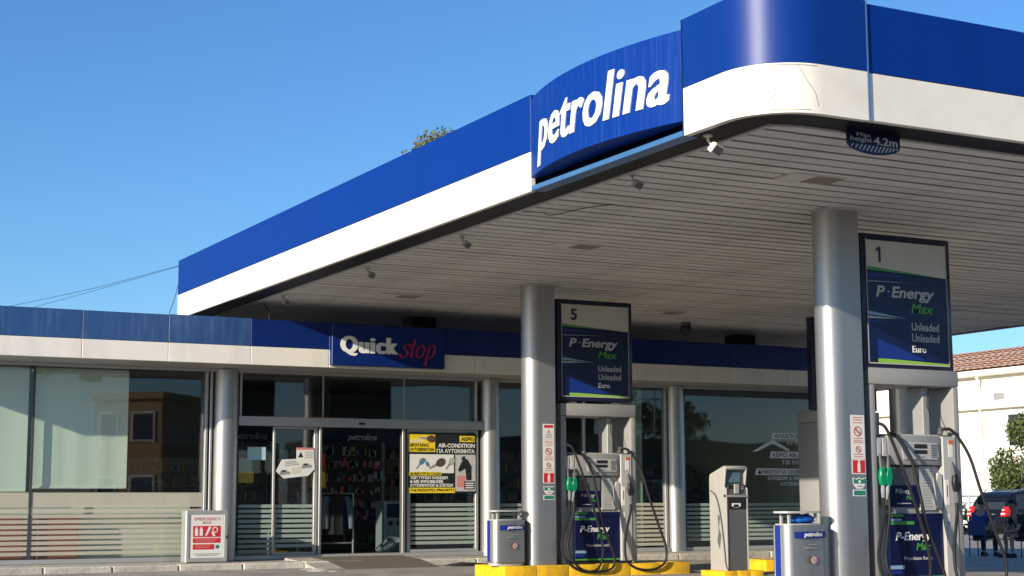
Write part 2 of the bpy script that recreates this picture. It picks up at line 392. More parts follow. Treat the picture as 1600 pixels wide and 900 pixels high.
# ceiling slats: one object each
b = MB(); b.box(0, 13.62, 0, .182, 0, .016, M_slat, .004); slat = b.build('slat', mesh_only=True)
y = 10.70
while y < 26.9:
    inst(slat, 'slat', canopy, (8.24, y, 4.258+random.uniform(-.002, .002)), (R(random.uniform(-.7, .7)), R(random.uniform(-.02, .02)), 0)); y += .242
# columns
def column(cx, cy):
    r, a = .19, .25
    pts = [(cx+a, cy-r)] + [(cx-r*math.sin(t), cy-r*math.cos(t)) for t in [math.pi*i/24 for i in range(25)]] + [(cx+a, cy+r)]
    b = MB(); b.prism(pts, 'z', .16, ZB+.012, M_silver); c = b.build('column', canopy, smooth=30)
    s = 1.05; b = MB(); b.prism([(cx+(p[0]-cx)*s+.0, cy+(p[1]-cy)*s) for p in pts], 'z', ZB-.015, ZB+.004, M_angle); b.build('collar', c)
for cx, cy in ((11.28, 13.7), (11.28, 20.5), (18.28, 13.7), (18.28, 20.5)): column(cx, cy)
for cx in (11.54, 18.38):
    b = MB(); b.box(cx-.23, cx+.23, 24.9, 25.3, 3.5, ZB+.02, M_gap, .01); b.build('roof_post', canopy)
M_fitp = mat('fitting plate', (.66, .63, .57), .5)
M_fitg = mat('fitting grille brown', (.36, .31, .26), .7)
# recessed light fittings
for i, (lx, ly) in enumerate(((9.98, 12.38), (9.98, 17.05), (9.98, 22.45), (14.9, 22.45), (14.9, 12.38))):
    b = MB(); b.box(lx-.33, lx+.33, ly-.17, ly+.17, 4.244, 4.262, M_fitp, .004); fx = b.build('light_fitting', canopy)
    b = MB()
    for k2 in range(9): b.box(lx-.02, lx+.30, ly-.14+k2*.032, ly-.14+k2*.032+.02, 4.236, 4.2435, M_fitg)
    b.build('grille', fx)
    b = MB(); b.box(lx-.32, lx-.04, ly-.155, ly+.155, 4.238, 4.2435, M_slat, .002); b.build('lamp_plate', fx)
# small bracket on the canopy roof behind the bowed sign
b = MB(); b.prism([(11.5, ZT), (12.3, ZT), (11.5, ZT+.16)], 'x', 8.1, 8.5, M_ltblue); b.build('roof_bracket', canopy)
b = MB(); b.box(CX0+.15, CX0+.2, 11.4, 14.22, ZB+.05, ZT-.02, M_frame_navy); b.build('sign_recess', canopy)
b = MB(); b.box(CX0+.002, CX0+.16, 11.41, 14.21, ZB+.004, ZB+.055, M_ltblue, .004); b.build('sign_ledge', canopy)

# bowed fascia sign
sg = thing('fascia_sign', 'bowed blue sign with big white italic lettering on the side of the canopy', 'sign')
SY0, SY1, SZ0, SZ1, SB = 14.2, 11.40, 4.385, 5.215, .225
def bow(u):  # u metres from left end
    t = (u/(SY0-SY1)-.5)*2; return CX0 - .005 - SB*(1-t*t)
b = MB(); nS = 28; ou = [(bow(i*(SY0-SY1)/nS), SY0-i*(SY0-SY1)/nS) for i in range(nS+1)]
b.prism(ou + [(CX0+.06, SY1), (CX0+.06, SY0)], 'z', SZ0, SZ1, M_blue_sign); b.build('sign_box', sg, smooth=30)
b = MB(); b.text('petrolina', lambda u, v, n: (bow(u)-n, SY0-u, v), (.31, 4.43, 2.66, 5.035), M_txtwhite, d=.010, off=.012, bold=.022, space=1.05, shear=.22, cut=2); b.build('lettering', sg, smooth=0)

# max height plate
mh = thing('height_limit_sign', 'half round dark blue height limit sign hanging from the front edge of the canopy', 'sign', (8.93, 10.56, 4.058)); mh.scale = (1, 1, .74)
b = MB(); n = 20
pl = [(.59, .26), (.0, .26), (0, .115)] + [(.295-.295*math.cos(math.pi*i/n), .115-.115*math.sin(math.pi*i/n)) for i in range(1, n)] + [(.59, .115)]
b.prism(pl, 'y', 0, .02, M_panel); b.build('plate', mh)
f = front(0, 0, 0); b = MB()
b.text('Max', f, (.10, .2, .26, .25), M_txtgrey, off=.01); b.build('lettering', mh, smooth=0); b = MB(); b.text('height', f, (.03, .125, .27, .195), M_txtgrey, off=.01)
b.build('lettering', mh, smooth=0); b = MB(); b.text('4.2m', f, (.29, .12, .56, .215), M_signwhite, off=.02); b.build('lettering', mh, smooth=0)
b = MB()
for i in range(13):
    u = .03+i*.042; t = min(max((u+.02-.295)/.295, -1), 1); vb = .115-.10*math.sqrt(max(0, 1-t*t))
    if .105-vb > .02:
        h = .105-vb-.012; b.poly([f(u, vb+.012, .003), f(u+.018, vb+.012, .003), f(u+.018+h*.5, .103, .003), f(u+h*.5, .103, .003)], M_txtgrey)
b.build('hatching', mh)

# floodlights along the canopy edge
def floodlight(loc, label, yawd, m):
    t = thing('floodlight', label, 'floodlight', loc, 'small floodlights under the canopy edge', R(yawd)); t.scale = (.82,)*3 if m is M_flw else (.64,)*3
    b = MB(); b.tube([(0, 0, 0), (0, 0, -.02)], .05, m, 14); b.tube([(0, 0, -.02), (0, 0, -.06), (.03, -.02, -.10)], .016, m, 8); b.build('bracket', t)
    M = Matrix.Translation((.07, -.05, -.155)) @ Matrix.Rotation(R(38), 4, 'X') @ Matrix.Rotation(R(20), 4, 'Y')
    b = MB(); b.box(-.075, .075, -.04, .04, -.06, .06, m, .008, M); h = b.build('lamp_head', t)
    b = MB(); b.box(-.06, .06, -.045, -.041, -.045, .045, M_pumpdk, 0, M); b.build('lens', h)
M_flw = mat('floodlight ivory', (.7, .66, .55), .45); M_flg = mat('floodlight grey', (.3, .29, .27), .5)
floodlight((7.98, 11.3, 4.256), 'ivory floodlight at the canopy corner, beside the bowed sign', 0, M_flw)
floodlight((8.27, 13.0, 4.24), 'grey floodlight under the middle of the bowed sign', -10, M_flg)
floodlight((8.38, 17.0, 4.24), 'grey floodlight third from the canopy corner', 10, M_flg)
floodlight((8.37, 19.9, 4.24), 'grey floodlight fourth from the canopy corner', -5, M_flg)
floodlight((8.35, 23.2, 4.24), 'grey floodlight farthest from the corner, above the shop fascia', 5, M_flg)
t = thing('ceiling_camera', 'dark dome camera hanging from the canopy ceiling right of pump 5', 'camera', (16.1, 23.6, 4.25))
b = MB(); b.tube([(0, 0, 0), (0, 0, -.05)], .09, M_pumpdk, 16); b.build('mount', t)
b = MB(); b.sphere((0, 0, -.12), .11, M_black, n=16); b.build('dome', t)
def cable(name, pts, r, label, m=M_black, n=6):
    b = MB(); b.tube(spline(pts, 8), r, m, n); return tag(b.build(name), label, 'cable')
cable('loose_cable', [(8.25, 15.3, 4.25), (8.45, 15.15, 4.235), (8.6, 15.2, 4.225), (8.75, 14.75, 4.24), (8.95, 14.45, 4.25)], .005, 'loose thin cable looping under the slatted canopy ceiling')
cable('hanging_cable', [(8.42, 24.3, 4.25), (8.40, 24.0, 4.1), (8.41, 23.98, 3.95)], .012, 'short dark cable running from canopy ceiling to the shop fascia')
cable('overhead_wire', [(7.84, 27.0, 5.2), (6.2, 29, 4.80), (3.0, 33, 4.30), (-2, 39, 3.8)], .004, 'upper of two thin wires sagging left from the far canopy corner')
cable('overhead_wire', [(7.84, 27.0, 5.19), (6.6, 28.3, 4.82), (5.2, 29.6, 4.40), (2.5, 32, 3.5)], .0035, 'lower of two thin wires sagging left from the far canopy corner')
cable('overhead_wire', [(7.83, 27.05, 4.95), (7.76, 27.1, 4.6), (7.68, 27.15, 4.3), (7.62, 27.2, 3.7)], .006, 'thin wire dropping straight down at the far canopy corner')

# ================================================================== SHOP
YF, YG = 23.9, 25.0
SX0, SX1 = 2.47, 21.3
shop = thing('shop_building', 'long low petrol station shop with glass front and blue and white fascia', 'building')
b = MB(); b.box(SX0, SX1, YF+.08, 31.4, 3.42, 3.6, M_gap); b.build('roof', shop)
b = MB(); b.box(SX0, SX1, YF+.02, YG-.12, 3.232, 3.29, M_angle); b.build('eave_soffit', shop)
b = MB(); b.box(SX0+.1, SX1-.1, YG-.12, YG+.12, 3.18, 3.42, M_alu, .01); b.build('head_beam', shop)
b = MB(); b.box(SX0+.1, SX1-.1, YG-.09, YG+.1, ZP-.002, .235, M_alu, .008); b.build('sill', shop)
b = MB(); b.box(SX0+.1, SX0+.3, YG+.14, 31.3, .1, 3.42, M_white_shop); b.build('wall', shop)
b = MB(); b.box(SX1-.3, SX1-.1, YG+.14, 31.3, .1, 3.42, M_cream); b.build('wall', shop)
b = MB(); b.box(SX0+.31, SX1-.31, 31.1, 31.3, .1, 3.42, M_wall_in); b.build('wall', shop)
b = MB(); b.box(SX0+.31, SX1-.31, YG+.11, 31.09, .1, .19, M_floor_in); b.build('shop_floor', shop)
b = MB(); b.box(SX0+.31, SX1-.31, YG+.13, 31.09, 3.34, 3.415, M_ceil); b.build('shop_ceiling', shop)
x = 2.84-1.31; seams = [SX0]
xs_ = [4.15+1.311*i for i in range(14)]
seams = [SX0, 2.84] + [q for q in xs_ if q < SX1-.2] + [SX1]
for a, c in zip(seams, seams[1:]):
    old = c < 8.2
    b = MB(); b.box(a+.003, c-.003, YF, YF+.05, 3.517, 3.95+random.uniform(-.004, .004), M_blue_old if old else M_blue_shop, .004); p = b.build('blue_fascia_panel', shop)
    b = MB(); b.box(a+.003, c-.003, YF-.004, YF+.05, 3.222, 3.512, M_white_shop, .006); b.build('white_fascia_panel', shop)
b = MB(); b.box(SX0, SX1, YF+.051, YF+.2, 3.30, 3.93, M_gap); b.build('fascia_backing', shop)
# pillars
for px, r in ((8.045, .20), (12.85, .175), (16.75, .175), (21.0, .175)):
    b = MB(); b.tube([(px, YG-.02, ZP-.01), (px, YG-.02, 3.22)], r, M_silver, 40); b.build('pillar', shop, smooth=40)
# windows
def pane(parent, x0, x1, z0, z1, y=YG, name='pane', d=.008):
    b = MB(); b.box(x0, x1, y, y+d, z0, z1, G_pane); return b.build(name, parent, smooth=0)
def stripes(parent, x0, x1, z1, z0, m, solid=None, y=YG-.0045, pitch=.0805, wid=.052):
    z = z1
    if solid:
        b = MB(); b.box(x0, x1, y, y+.003, z1-.012, solid, m); b.build('frost_band', parent, smooth=0); z -= .012+pitch-wid
    b = MB(); b.box(x0, x1, y, y+.003, 0, wid, m); me = b.build('frost_stripe', mesh_only=True, smooth=0)
    while z-wid > z0: inst(me, 'frost_stripe', parent, (0, 0, z-wid)); z -= pitch
def bars(parent, rects, m=M_alu, y0=YG-.045, y1=YG+.055, name='frame'):
    for i, (x0, x1, z0, z1) in enumerate(rects):
        b = MB(); b.box(x0, x1, y0-.0015*i, y1+.0015*i, z0, z1, m, .005); b.build(name, parent)
def window(name, x0, x1, z0=.236, z1=3.178): 
    o = bpy.data.objects.new(name, None); COL.objects.link(o); o.parent = shop; return o
wn = window('window', 2.8, 4.99); pane(wn, 2.8, 4.995, .24, 3.18); stripes(wn, 2.82, 4.98, 1.03, .27, F_cream, 1.245)
wn = window('window', 5.02, 7.7); pane(wn, 5.025, 7.70, .24, 3.18); stripes(wn, 5.03, 6.52, 1.03, .27, F_cream, 1.245); stripes(wn, 6.525, 7.69, 1.03, .27, F_cream, 1.245)
bars(wn, [(7.70, 7.745, .236, 3.18), (7.78, 7.82, .236, 3.18)], M_alu)
b = MB(); b.box(4.993, 5.027, YG-.012, YG+.03, .236, 3.18, M_darkalu); b.build('joint', wn)
# entrance
bars(shop, [(8.24, 12.69, 2.325, 2.475)], M_alu, YG-.11, YG+.07, 'transom')
b = MB(); b.box(10.33, 10.45, YG-.118, YG-.11, 2.37, 2.41, M_black, .004); b.build('door_sensor', shop)
wn = window('upper_window', 8.26, 12.66); pane(wn, 8.27, 9.72, 2.475, 3.18); pane(wn, 9.74, 11.2, 2.475, 3.18); pane(wn, 11.22, 12.65, 2.475, 3.18)
b = MB(); b.box(9.72, 9.74, YG-.012, YG+.02, 2.475, 3.18, M_alu); b.box(11.2, 11.22, YG-.012, YG+.02, 2.475, 3.18, M_alu); b.build('mullion', wn)
bars(wn, [(12.56, 12.60, 2.475, 3.18), (8.27, 8.31, 2.475, 3.18)], M_alu)
dr = window('side_light', 8.27, 8.9); pane(dr, 8.28, 8.87, .24, 2.32); stripes(dr, 8.29, 8.865, 1.05, .27, F_frost); b = MB(); b.box(8.862, 8.9, YG-.02, YG+.03, .24, 2.32, M_alu, .004); b.build('frame', dr)
dl = window('sliding_door', 8.9, 9.68); pane(dl, 8.90, 9.60, .26, 2.28, YG+.04); stripes(dl, 8.905, 9.595, 1.05, .28, F_frost, y=YG+.0355)
bars(dl, [(9.585, 9.645, .236, 2.322), (8.9, 9.585, .236, .275), (8.9, 9.585, 2.285, 2.322)], M_alu, YG+.0, YG+.07)
bars(dl, [(9.655, 9.70, .2, 2.322)], M_silver, YG-.06, YG+.05, 'door_jamb')
dl = window('sliding_door', 11.15, 12.6); pane(dl, 11.33, 12.58, .27, 2.28, YG+.03); stripes(dl, 11.335, 12.575, 1.06, .29, F_frost, y=YG+.0255)
bars(dl, [(11.27, 11.335, .236, 2.322), (12.575, 12.63, .236, 2.322), (11.335, 12.575, .236, .285), (11.335, 12.575, 2.28, 2.322)], M_alu, YG-.01, YG+.075)
bars(dl, [(11.16, 11.215, .2, 2.322)], M_silver, YG-.06, YG+.05, 'door_jamb')
wn = window('window', 13.0, 16.55); pane(wn, 13.03, 14.75, .24, 3.18); pane(wn, 14.79, 16.5, .24, 3.18); stripes(wn, 13.04, 14.74, 1.05, .27, F_frost); stripes(wn, 14.8, 16.49, 1.05, .27, F_cream)
bars(wn, [(14.75, 14.79, .236, 3.18), (13.0, 13.03, .236, 3.18), (16.5, 16.56, .236, 3.18)], M_alu)
wn = window('window', 16.95, 20.9); pane(wn, 16.97, 20.8, .24, 3.06); stripes(wn, 16.98, 20.79, 1.04, .27, F_frost)
bars(wn, [(16.93, 16.97, .236, 3.18), (16.97, 20.85, 3.06, 3.179)], M_darkalu)
# shop sign
qs = thing('shop_sign', 'blue box sign with white and red lettering on the fascia over the shop door', 'sign', (9.40, YF-.12, 3.262))
b = MB(); b.box(0, 2.0, 0, .115, 0, .665, M_blue_shop, .008); b.build('sign_box', qs)
f = front(0, 0, 0)
b = MB(); b.text('Quick', f, (.14, .155, 1.15, .475), M_txtwhite, d=.012, off=.014, bold=.04, space=1.14); b.build('lettering', qs, smooth=0)
b = MB()
def pen(pts, m, w0=.010, w1=.034, ang=40, d=.008, n=6, ox=0, oy=0, sh=.25):
    P = spline([(p[0], p[1], 0) for p in pts], n); k = b.mi(m); prev = None
    for i, p in enumerate(P):
        t = P[min(i+1, len(P)-1)]-P[max(i-1, 0)]; a = math.atan2(t.y, t.x)
        wd = w0+(w1-w0)*abs(math.sin(a-R(ang-30))); nx, ny = -math.sin(a), math.cos(a)
        q = []
        for s_ in (-.5, .5):
            u, v = p.x+nx*wd*s_, p.y+ny*wd*s_; q.append(b.bm.verts.new(f(ox+u+sh*v, oy+v, d)))
        if prev:
            fc = b.bm.faces.new((prev[0], q[0], q[1], prev[1])); fc.material_index = k
        prev = q
pen([(.15, .17), (.13, .215), (.08, .215), (.05, .175), (.08, .125), (.13, .085), (.12, .025), (.06, .0), (.015, .02), (.01, .06)], M_stop, ox=1.17, oy=.165)
pen([(.07, .30), (.062, .2), (.055, .07), (.075, .01), (.115, .02)], M_stop, .012, .04, ox=1.315, oy=.165); pen([(.01, .205), (.12, .21)], M_stop, .012, .02, ox=1.315, oy=.165)
pen([(.08, .215), (.02, .17), (.01, .06), (.06, 0), (.12, .04), (.135, .15), (.08, .215)], M_stop, ox=1.455, oy=.165)
pen([(.04, .21), (.035, .0), (.03, -.115)], M_stop, .012, .04, ox=1.63, oy=.165); pen([(.03, .17), (.09, .215), (.145, .16), (.13, .04), (.08, .0), (.03, .03)], M_stop, ox=1.63, oy=.165); pen([(-.01, -.118), (.075, -.118)], M_stop, .01, .016, ox=1.63, oy=.165)
b.build('script_lettering', qs, smooth=0)

# ---- inside the shop
def blind(x0, x1, zb, label):
    t = thing('roller_blind', label, 'blind', (x0, YG+.10, 0), 'cream roller blinds behind the glass')
    b = MB(); W = x1-x0; n = 14; k = b.mi(M_blind)
    vs = [[b.bm.verts.new((W*i/n, .006*math.sin(i*1.7), z)) for i in range(n+1)] for z in (zb, 3.12)]
    for i in range(n): fc = b.bm.faces.new((vs[0][i], vs[0][i+1], vs[1][i+1], vs[1][i])); fc.material_index = k
    b.build('cloth', t)
    b = MB(); b.box(0, W, -.012, .014, zb-.035, zb, M_blind, .004); b.build('bottom_bar', t)
    b = MB(); b.tube([(0, .05, 3.14), (W, .05, 3.14)], .035, M_blind, 12); b.build('roller', t)
blind(2.9, 4.95, 1.29, 'cream roller blind at the left edge of the shop window'); blind(5.05, 6.49, 1.34, 'cream roller blind lowered next to the dark uncovered pane')
cols = [(.5, .06, .04), (.55, .35, .05), (.05, .12, .4), (.4, .4, .38), (.06, .25, .12), (.35, .2, .1), (.12, .12, .14), (.5, .15, .3)]
GM = [mat('goods %s' % n_, tuple(.55*q+.05 for q in c), .5, var=.3, scale=14) for n_, c in zip(('red', 'amber', 'blue', 'white', 'green', 'brown', 'black', 'pink'), cols)]
M_comp0 = mat('dull pale packet', (.3, .32, .33), .5)
def shelf_unit(x0, x1, y, ztop, label, seed, glabel):
    rnd = random.Random(seed)
    t = thing('shelf_unit', label, 'shelf', (x0, y, .19), 'display shelves inside the shop'); W = x1-x0
    b = MB(); b.box(0, W, .38, .42, 0, ztop, M_shelf); b.build('back_panel', t)
    goods = MB(); z = .12
    while z < ztop-.1:
        b = MB(); b.box(0, W, 0, .378, z-.025, z, M_shelf, .003); b.build('shelf', t)
        u = .02
        while u < W-.11:
            w_ = rnd.uniform(.03, .10); h = rnd.uniform(.06, .19); q = rnd.choice(GM)
            if rnd.random() < .85:
                if rnd.random() < .4: goods.tube([(x0+u+w_/2, y+.1, .19+z+.001), (x0+u+w_/2, y+.1, .19+z+h*.75), (x0+u+w_/2, y+.1, .19+z+h)], [w_*.42, w_*.42, w_*.2], q, 8)
                else: goods.box(x0+u, x0+u+w_*.92, y+rnd.uniform(.0, .12), y+.2, .19+z+.001, .19+z+h, q, .004)
            u += w_+.01
        z += .27
    o = goods.build('shelf_goods'); tag(o, glabel, 'goods'); stuff(o)
shelf_unit(9.2, 11.0, 28.3, 1.85, 'shelf unit of goods facing the open shop door', 3, 'packets and bottles on the shelf facing the door')
shelf_unit(11.05, 13.0, 28.6, 1.85, 'shelf unit of goods behind the poster door panel', 4, 'packets and bottles on the shelf behind the poster')
shelf_unit(6.9, 9.0, 28.0, 1.7, 'shelf unit of goods behind the left sliding door', 5, 'packets and bottles on the shelf behind the left door')
shelf_unit(13.2, 16.3, 28.4, 1.9, 'shelf unit of goods behind pump five window', 6, 'packets and bottles on the shelf behind pump five')
shelf_unit(17.3, 20.5, 29.5, 1.7, 'shelf unit of goods deep behind the lettered window', 8, 'packets and bottles on the shelf behind the lettered window')
pk = MB(); rnd = random.Random(9)
for i in range(230):
    px_, pz_ = rnd.uniform(9.75, 11.9), rnd.choice([.78, 1.0, 1.24, 1.48, 1.72, 1.94])+rnd.uniform(-.03, .03)
    pk.box(px_, px_+rnd.uniform(.03, .09), 27.5, 27.5+rnd.uniform(.01, .05), pz_, pz_+rnd.uniform(.06, .16), rnd.choice(GM+[M_orange, M_greypr, M_comp0]), .002)
o = pk.build('hanging_goods'); tag(o, 'hanging packets on pegs facing the open shop door', 'goods'); stuff(o)
t = thing('peg_rack', 'dark peg rack holding hanging packets inside the door', 'rack', (9.7, 27.56, .19)); b = MB(); b.box(0, 2.3, 0, .03, .4, 2.0, M_black); b.build('panel', t)
b = MB(); b.box(.02, .08, -.02, .2, 0, 2.0, M_shelf); b.build('post', t); b = MB(); b.box(2.2, 2.26, -.02, .2, 0, 2.0, M_shelf); b.build('post', t)
t = thing('header_board', 'dark header board with pale italic lettering above the shelves inside the door', 'sign', (7.0, 28.25, 2.12))
b = MB(); b.box(0, 6.0, 0, .04, 0, .34, M_panel); b.build('board', t)
b = MB(); b.text('petrolina', front(0, 0, 0), (4.5, .10, 5.1, .26), M_txtwhite, off=.01, shear=.2); b.build('lettering', t, smooth=0); b = MB(); b.text('petrolina', front(0, 0, 0), (2.25, .09, 2.9, .25), M_txtgrey, off=.01, shear=.2); b.build('lettering', t, smooth=0)
t = thing('red_banner', 'red brown banner hung above the header board inside the shop', 'banner', (9.75, 28.2, 2.16+.31))
b = MB(); b.box(0, 1.6, 0, .02, 0, .22, M_brown); b.build('cloth', t)
# clothes rail with jackets in the doorway
t = thing('clothes_rail', 'low clothes rail standing inside the shop doorway', 'rail', (9.9, 26.6, .19))
b = MB(); b.tube([(0, 0, 0), (0, 0, 1.05), (1.05, 0, 1.05), (1.05, 0, 0)], .018, M_alu, 8); b.tube([(0, 0, .18), (1.05, 0, .18)], .015, M_alu, 8); b.build('rail_frame', t)
def jacket(x, m1, m2, label, s=1.0):
    t = thing('jacket', label, 'jacket', (x, 26.6, 1.24), 'jackets hanging inside the doorway')
    b = MB(); rings = [(.0, .05, .05), (-.05, .19*s, .07), (-.12, .23*s, .1), (-.4, .21*s, .11), (-.72*s, .23*s, .12)]
    pr_ = None; k = b.mi(m1)
    for z, rx, ry in rings:
        c = [b.bm.verts.new((rx*math.cos(a*math.pi/8), ry*math.sin(a*math.pi/8)*(1+.15*math.sin(a*3)), z)) for a in range(16)]
        if pr_:
            for i in range(16): fc = b.bm.faces.new((pr_[i], pr_[(i+1) % 16], c[(i+1) % 16], c[i])); fc.material_index = k
        pr_ = c
    b.build('body', t)
    for sx in (-1, 1):
        b = MB(); b.tube([(sx*.17*s, 0, -.07), (sx*.25*s, -.03, -.25), (sx*.27*s, -.05, -.5), (sx*.27*s, -.06, -.62)], [.065, .07, .06, .05], m2, 10); b.build('sleeve', t)
    b = MB(); b.tube([(0, 0, .0), (0, 0, .06)], .006, M_alu, 6); b.build('hanger_hook', t)
jacket(10.15, mat('pale jacket', (.15, .15, .14), .8), mat('pale jacket', (.15, .15, .14), .8), 'pale grey jacket at the left of the clothes rail')
jacket(10.62, M_cloth_dk, mat('blue grey cloth', (.12, .17, .22), .8), 'dark jacket with blue grey sleeves on the clothes rail')
t = thing('hi_vis_vest', 'orange and yellow vest hanging left inside the doorway', 'vest', (10.38, 26.9, 1.95))
b = MB(); b.prism([(-.12, 0), (.12, 0), (.14, -.25), (.13, -.32), (-.13, -.32), (-.14, -.25)], 'y', -.04, .04, M_orange); b.build('upper', t)
b = MB(); b.prism([(-.13, -.322), (.13, -.322), (.14, -.6), (-.14, -.6)], 'y', -.045, .045, M_posteryl); b.build('lower', t)
M_comp = mat('dull grey green casing', (.2, .24, .24), .5)
t = thing('compressor', 'pale cabinet machine standing at the right of the doorway', 'machine', (11.62, 26.3, .19))
b = MB(); b.box(-.2, .2, 0, .4, .02, .92, M_comp, .02); b.build('body', t); b = MB(); b.box(-.15, .15, -.012, -.001, .62, .86, M_panel, .004); b.build('control_panel', t)
b = MB(); b.tube([(-.08, -.012, .52), (-.08, -.002, .52)], .045, M_panel, 14); b.build('dial', t); b = MB(); b.tube([(.08, -.012, .52), (.08, -.002, .52)], .045, M_panel, 14); b.build('dial', t)
b = MB()
for i in range(7): b.tube([(.19*math.cos(a)*(1-.04*i)+.012*i, .15*math.sin(a)*.5-.02*i, .03+.024*i+.10*(math.sin(a)*.5+.5)) for a in [2*math.pi*j/20 for j in range(21)]], .011, M_comp, 6)
o = b.build('coiled_cable'); o.location = (11.3, 25.9, .2); tag(o, 'coil of pale cable on the floor beside the pale machine', 'cable')
for x0, w_, h, lab in ((3.1, 1.2, .72, 'leftmost red brown box added for a reflection in the frosted glass'), (4.45, .5, .7, 'narrow red brown box added for a reflection in the frosted glass'), (5.15, .62, .72, 'red brown box nearest the dark pane, added for a reflection')):  # red brown boxes added to imitate a reddish reflection in the frosted glass
    t = thing('reflection_box', lab, 'reflection_box', (x0, YG+.09, .19), 'red brown boxes added to imitate a reflection in the left window')
    b = MB(); b.box(0, w_, 0, .22, 0, h, M_brown, .01); b.build('box', t); b = MB(); b.box(-.002, w_+.002, -.003, .223, h*.46, h*.54, M_brown); b.build('box_band', t)
t = thing('office_screen', 'blue lit stripe panel deep inside the dark left pane', 'counter', (6.6, 28.6, .19))
b = MB(); b.box(0, 2.2, 0, .5, 0, 1.0, M_shelf, .02); b.build('counter_body', t); b = MB(); b.box(.0, 2.1, -.02, -.001, 1.02, 1.16, M_panel_mid); b.build('counter_sign', t)
b = MB(); b.box(2.85, 7.6, YG+.36, YG+.40, .191, 1.22, M_blind); b.build('low_partition', shop)
b = MB(); b.box(15.75, 16.35, YG+.5, YG+.9, .19, 3.3, mat('pale green wall', (.42, .50, .42), .8)); b.build('inner_pier', shop)

# ---- notices on the glass
def sheet(name, label, cat, x0, z0, w_, h, m, y=YG-.006, group=None):
    t = thing(name, label, cat, (x0, y, z0), group); b = MB(); b.box(0, w_, 0, .003, 0, h, m); b.build('sheet', t); return t
F0 = front(0, 0, 0)
sheet('paper_notice', 'pale blue blank paper taped to the glass left of the door', 'notice', 8.43, 1.77, .31, .21, mat('pale blue paper', (.42, .60, .60), .6))
sheet('paper_notice', 'white paper hanging behind the left glass above the yellow envelope', 'notice', 8.30, 1.58, .22, .22, mat('dim paper', (.35, .34, .3), .7), YG+.02)
sheet('paper_notice', 'amber paper behind the left glass under white paper', 'notice', 8.29, 1.40, .26, .19, mat('amber paper', (.62, .36, .05), .7), YG+.022)
t = sheet('warning_notice', 'small notice with red heading and triangle above the car shaped sign', 'notice', 9.27, 1.76, .31, .22, M_paper, YG-.006)
b = MB(); frect(b, F0, .0, .185, .31, .22, M_redpale); b.poly([F0(.03, .06, .002), F0(.12, .06, .002), F0(.075, .15, .002)], M_black)
for i in range(4): frect(b, F0, .15, .05+i*.03, .29, .06+i*.03, M_greypr)
b.build('print', t, smooth=0)
t = thing('arrow_notice', 'white arrow shaped notice with two cars tilted on the door glass', 'notice', (8.93, YG-.012, 1.46))
M_tilt = Matrix.Rotation(R(-6), 4, 'Y')
def FT(u, v, n): return tuple(M_tilt @ Vector((u, -n, v)))
b = MB(); b.prism([(0, .13), (.12, .31), (.68, .28), (.68, .1), (.55, .0), (.12, .0)], 'y', 0, .004, M_paper, M_tilt); b.build('sheet', t)
b = MB()
for cx, cy in ((.15, .09), (.54, .16)):
    b.poly([FT(cx-.09, cy-.03, .002), FT(cx+.09, cy-.03, .002), FT(cx+.09, cy+.01, .002), FT(cx+.05, cy+.02, .002), FT(cx+.02, cy+.05, .002), FT(cx-.05, cy+.05, .002), FT(cx-.09, cy+.01, .002)], M_greypr)
    b.poly([FT(cx-.05, cy+.015, .003), FT(cx+.02, cy+.015, .003), FT(cx+.01, cy+.04, .003), FT(cx-.04, cy+.04, .003)], M_black)
for i in range(3): frect(b, FT, .16, .20+i*.028, .42-.03*i, .212+i*.028, M_greypr)
frect(b, FT, .27, .06, .42, .16, mat('pale print', (.6, .6, .5), .5)); b.build('print', t, smooth=0)
# key and air-condition poster
t = thing('window_poster', 'black and yellow Greek car key poster on the right door glass', 'poster', (11.29, YG-.022, 1.235))
PW, PH = 1.29, 1.03
b = MB(); b.box(0, PW, 0, .004, 0, PH, M_posterbk); b.build('sheet', t)
b = MB()
frect(b, F0, .0, .70, .50, 1.0, M_posteryl); frect(b, F0, .02, .34, .86, .66, M_paper); frect(b, F0, .0, .30, .62, .36, M_posteryl, .003); frect(b, F0, .0, .0, .88, .09, M_posteryl)
frect(b, F0, .97, .88, 1.26, .985, M_posteryl); frect(b, F0, .89, .03, 1.28, .66, M_skyprint)
b.build('colour_blocks', t, smooth=0)
b = MB()
for body, rc, m, of in (('ΑΛΛΑΓΗ', (.03, .86, .28, .92), M_txtwhite, .02), ('ΜΠΑΤΑΡΙΑΣ', (.03, .79, .38, .845), M_black, .02), ('ΑΥΤΟΚΙΝΗΤΩΝ', (.03, .715, .47, .77), M_black, .02), ('ΑΕΡΙΟ', (1.0, .90, 1.24, .965), M_black, .03), ('AIR-CONDITION', (.56, .78, 1.26, .85), M_txtwhite, .02), ('ΓΙΑ ΑΥΤΟΚΙΝΗΤΑ', (.53, .685, 1.26, .755), M_txtwhite, .02),
    ('ΔΗΜΙΟΥΡΓΙΑ ΟΛΩΝ', (.03, .308, .6, .352), M_black, .02), ('ΤΩΝ ΤΥΠΩΝ ΚΛΕΙΔΙΩΝ', (.03, .235, .74, .287), M_txtwhite, .025), ('& ΜΕ IMMOBILIZER', (.03, .17, .66, .222), M_txtwhite, .025), ('ΑΥΤΟΚΙΝΗΤΩΝ & ΣΠΙΤΙΩΝ', (.03, .105, .84, .157), M_txtwhite, .025), ('Tel.96265751,99634771', (.03, .02, .86, .073), M_black, .02)):
    b = MB(); b.text(body, lambda u, v, n: F0(u, v, n+.003), rc, m, d=.0015, off=of); b.build('lettering', t, smooth=0)
b = MB()
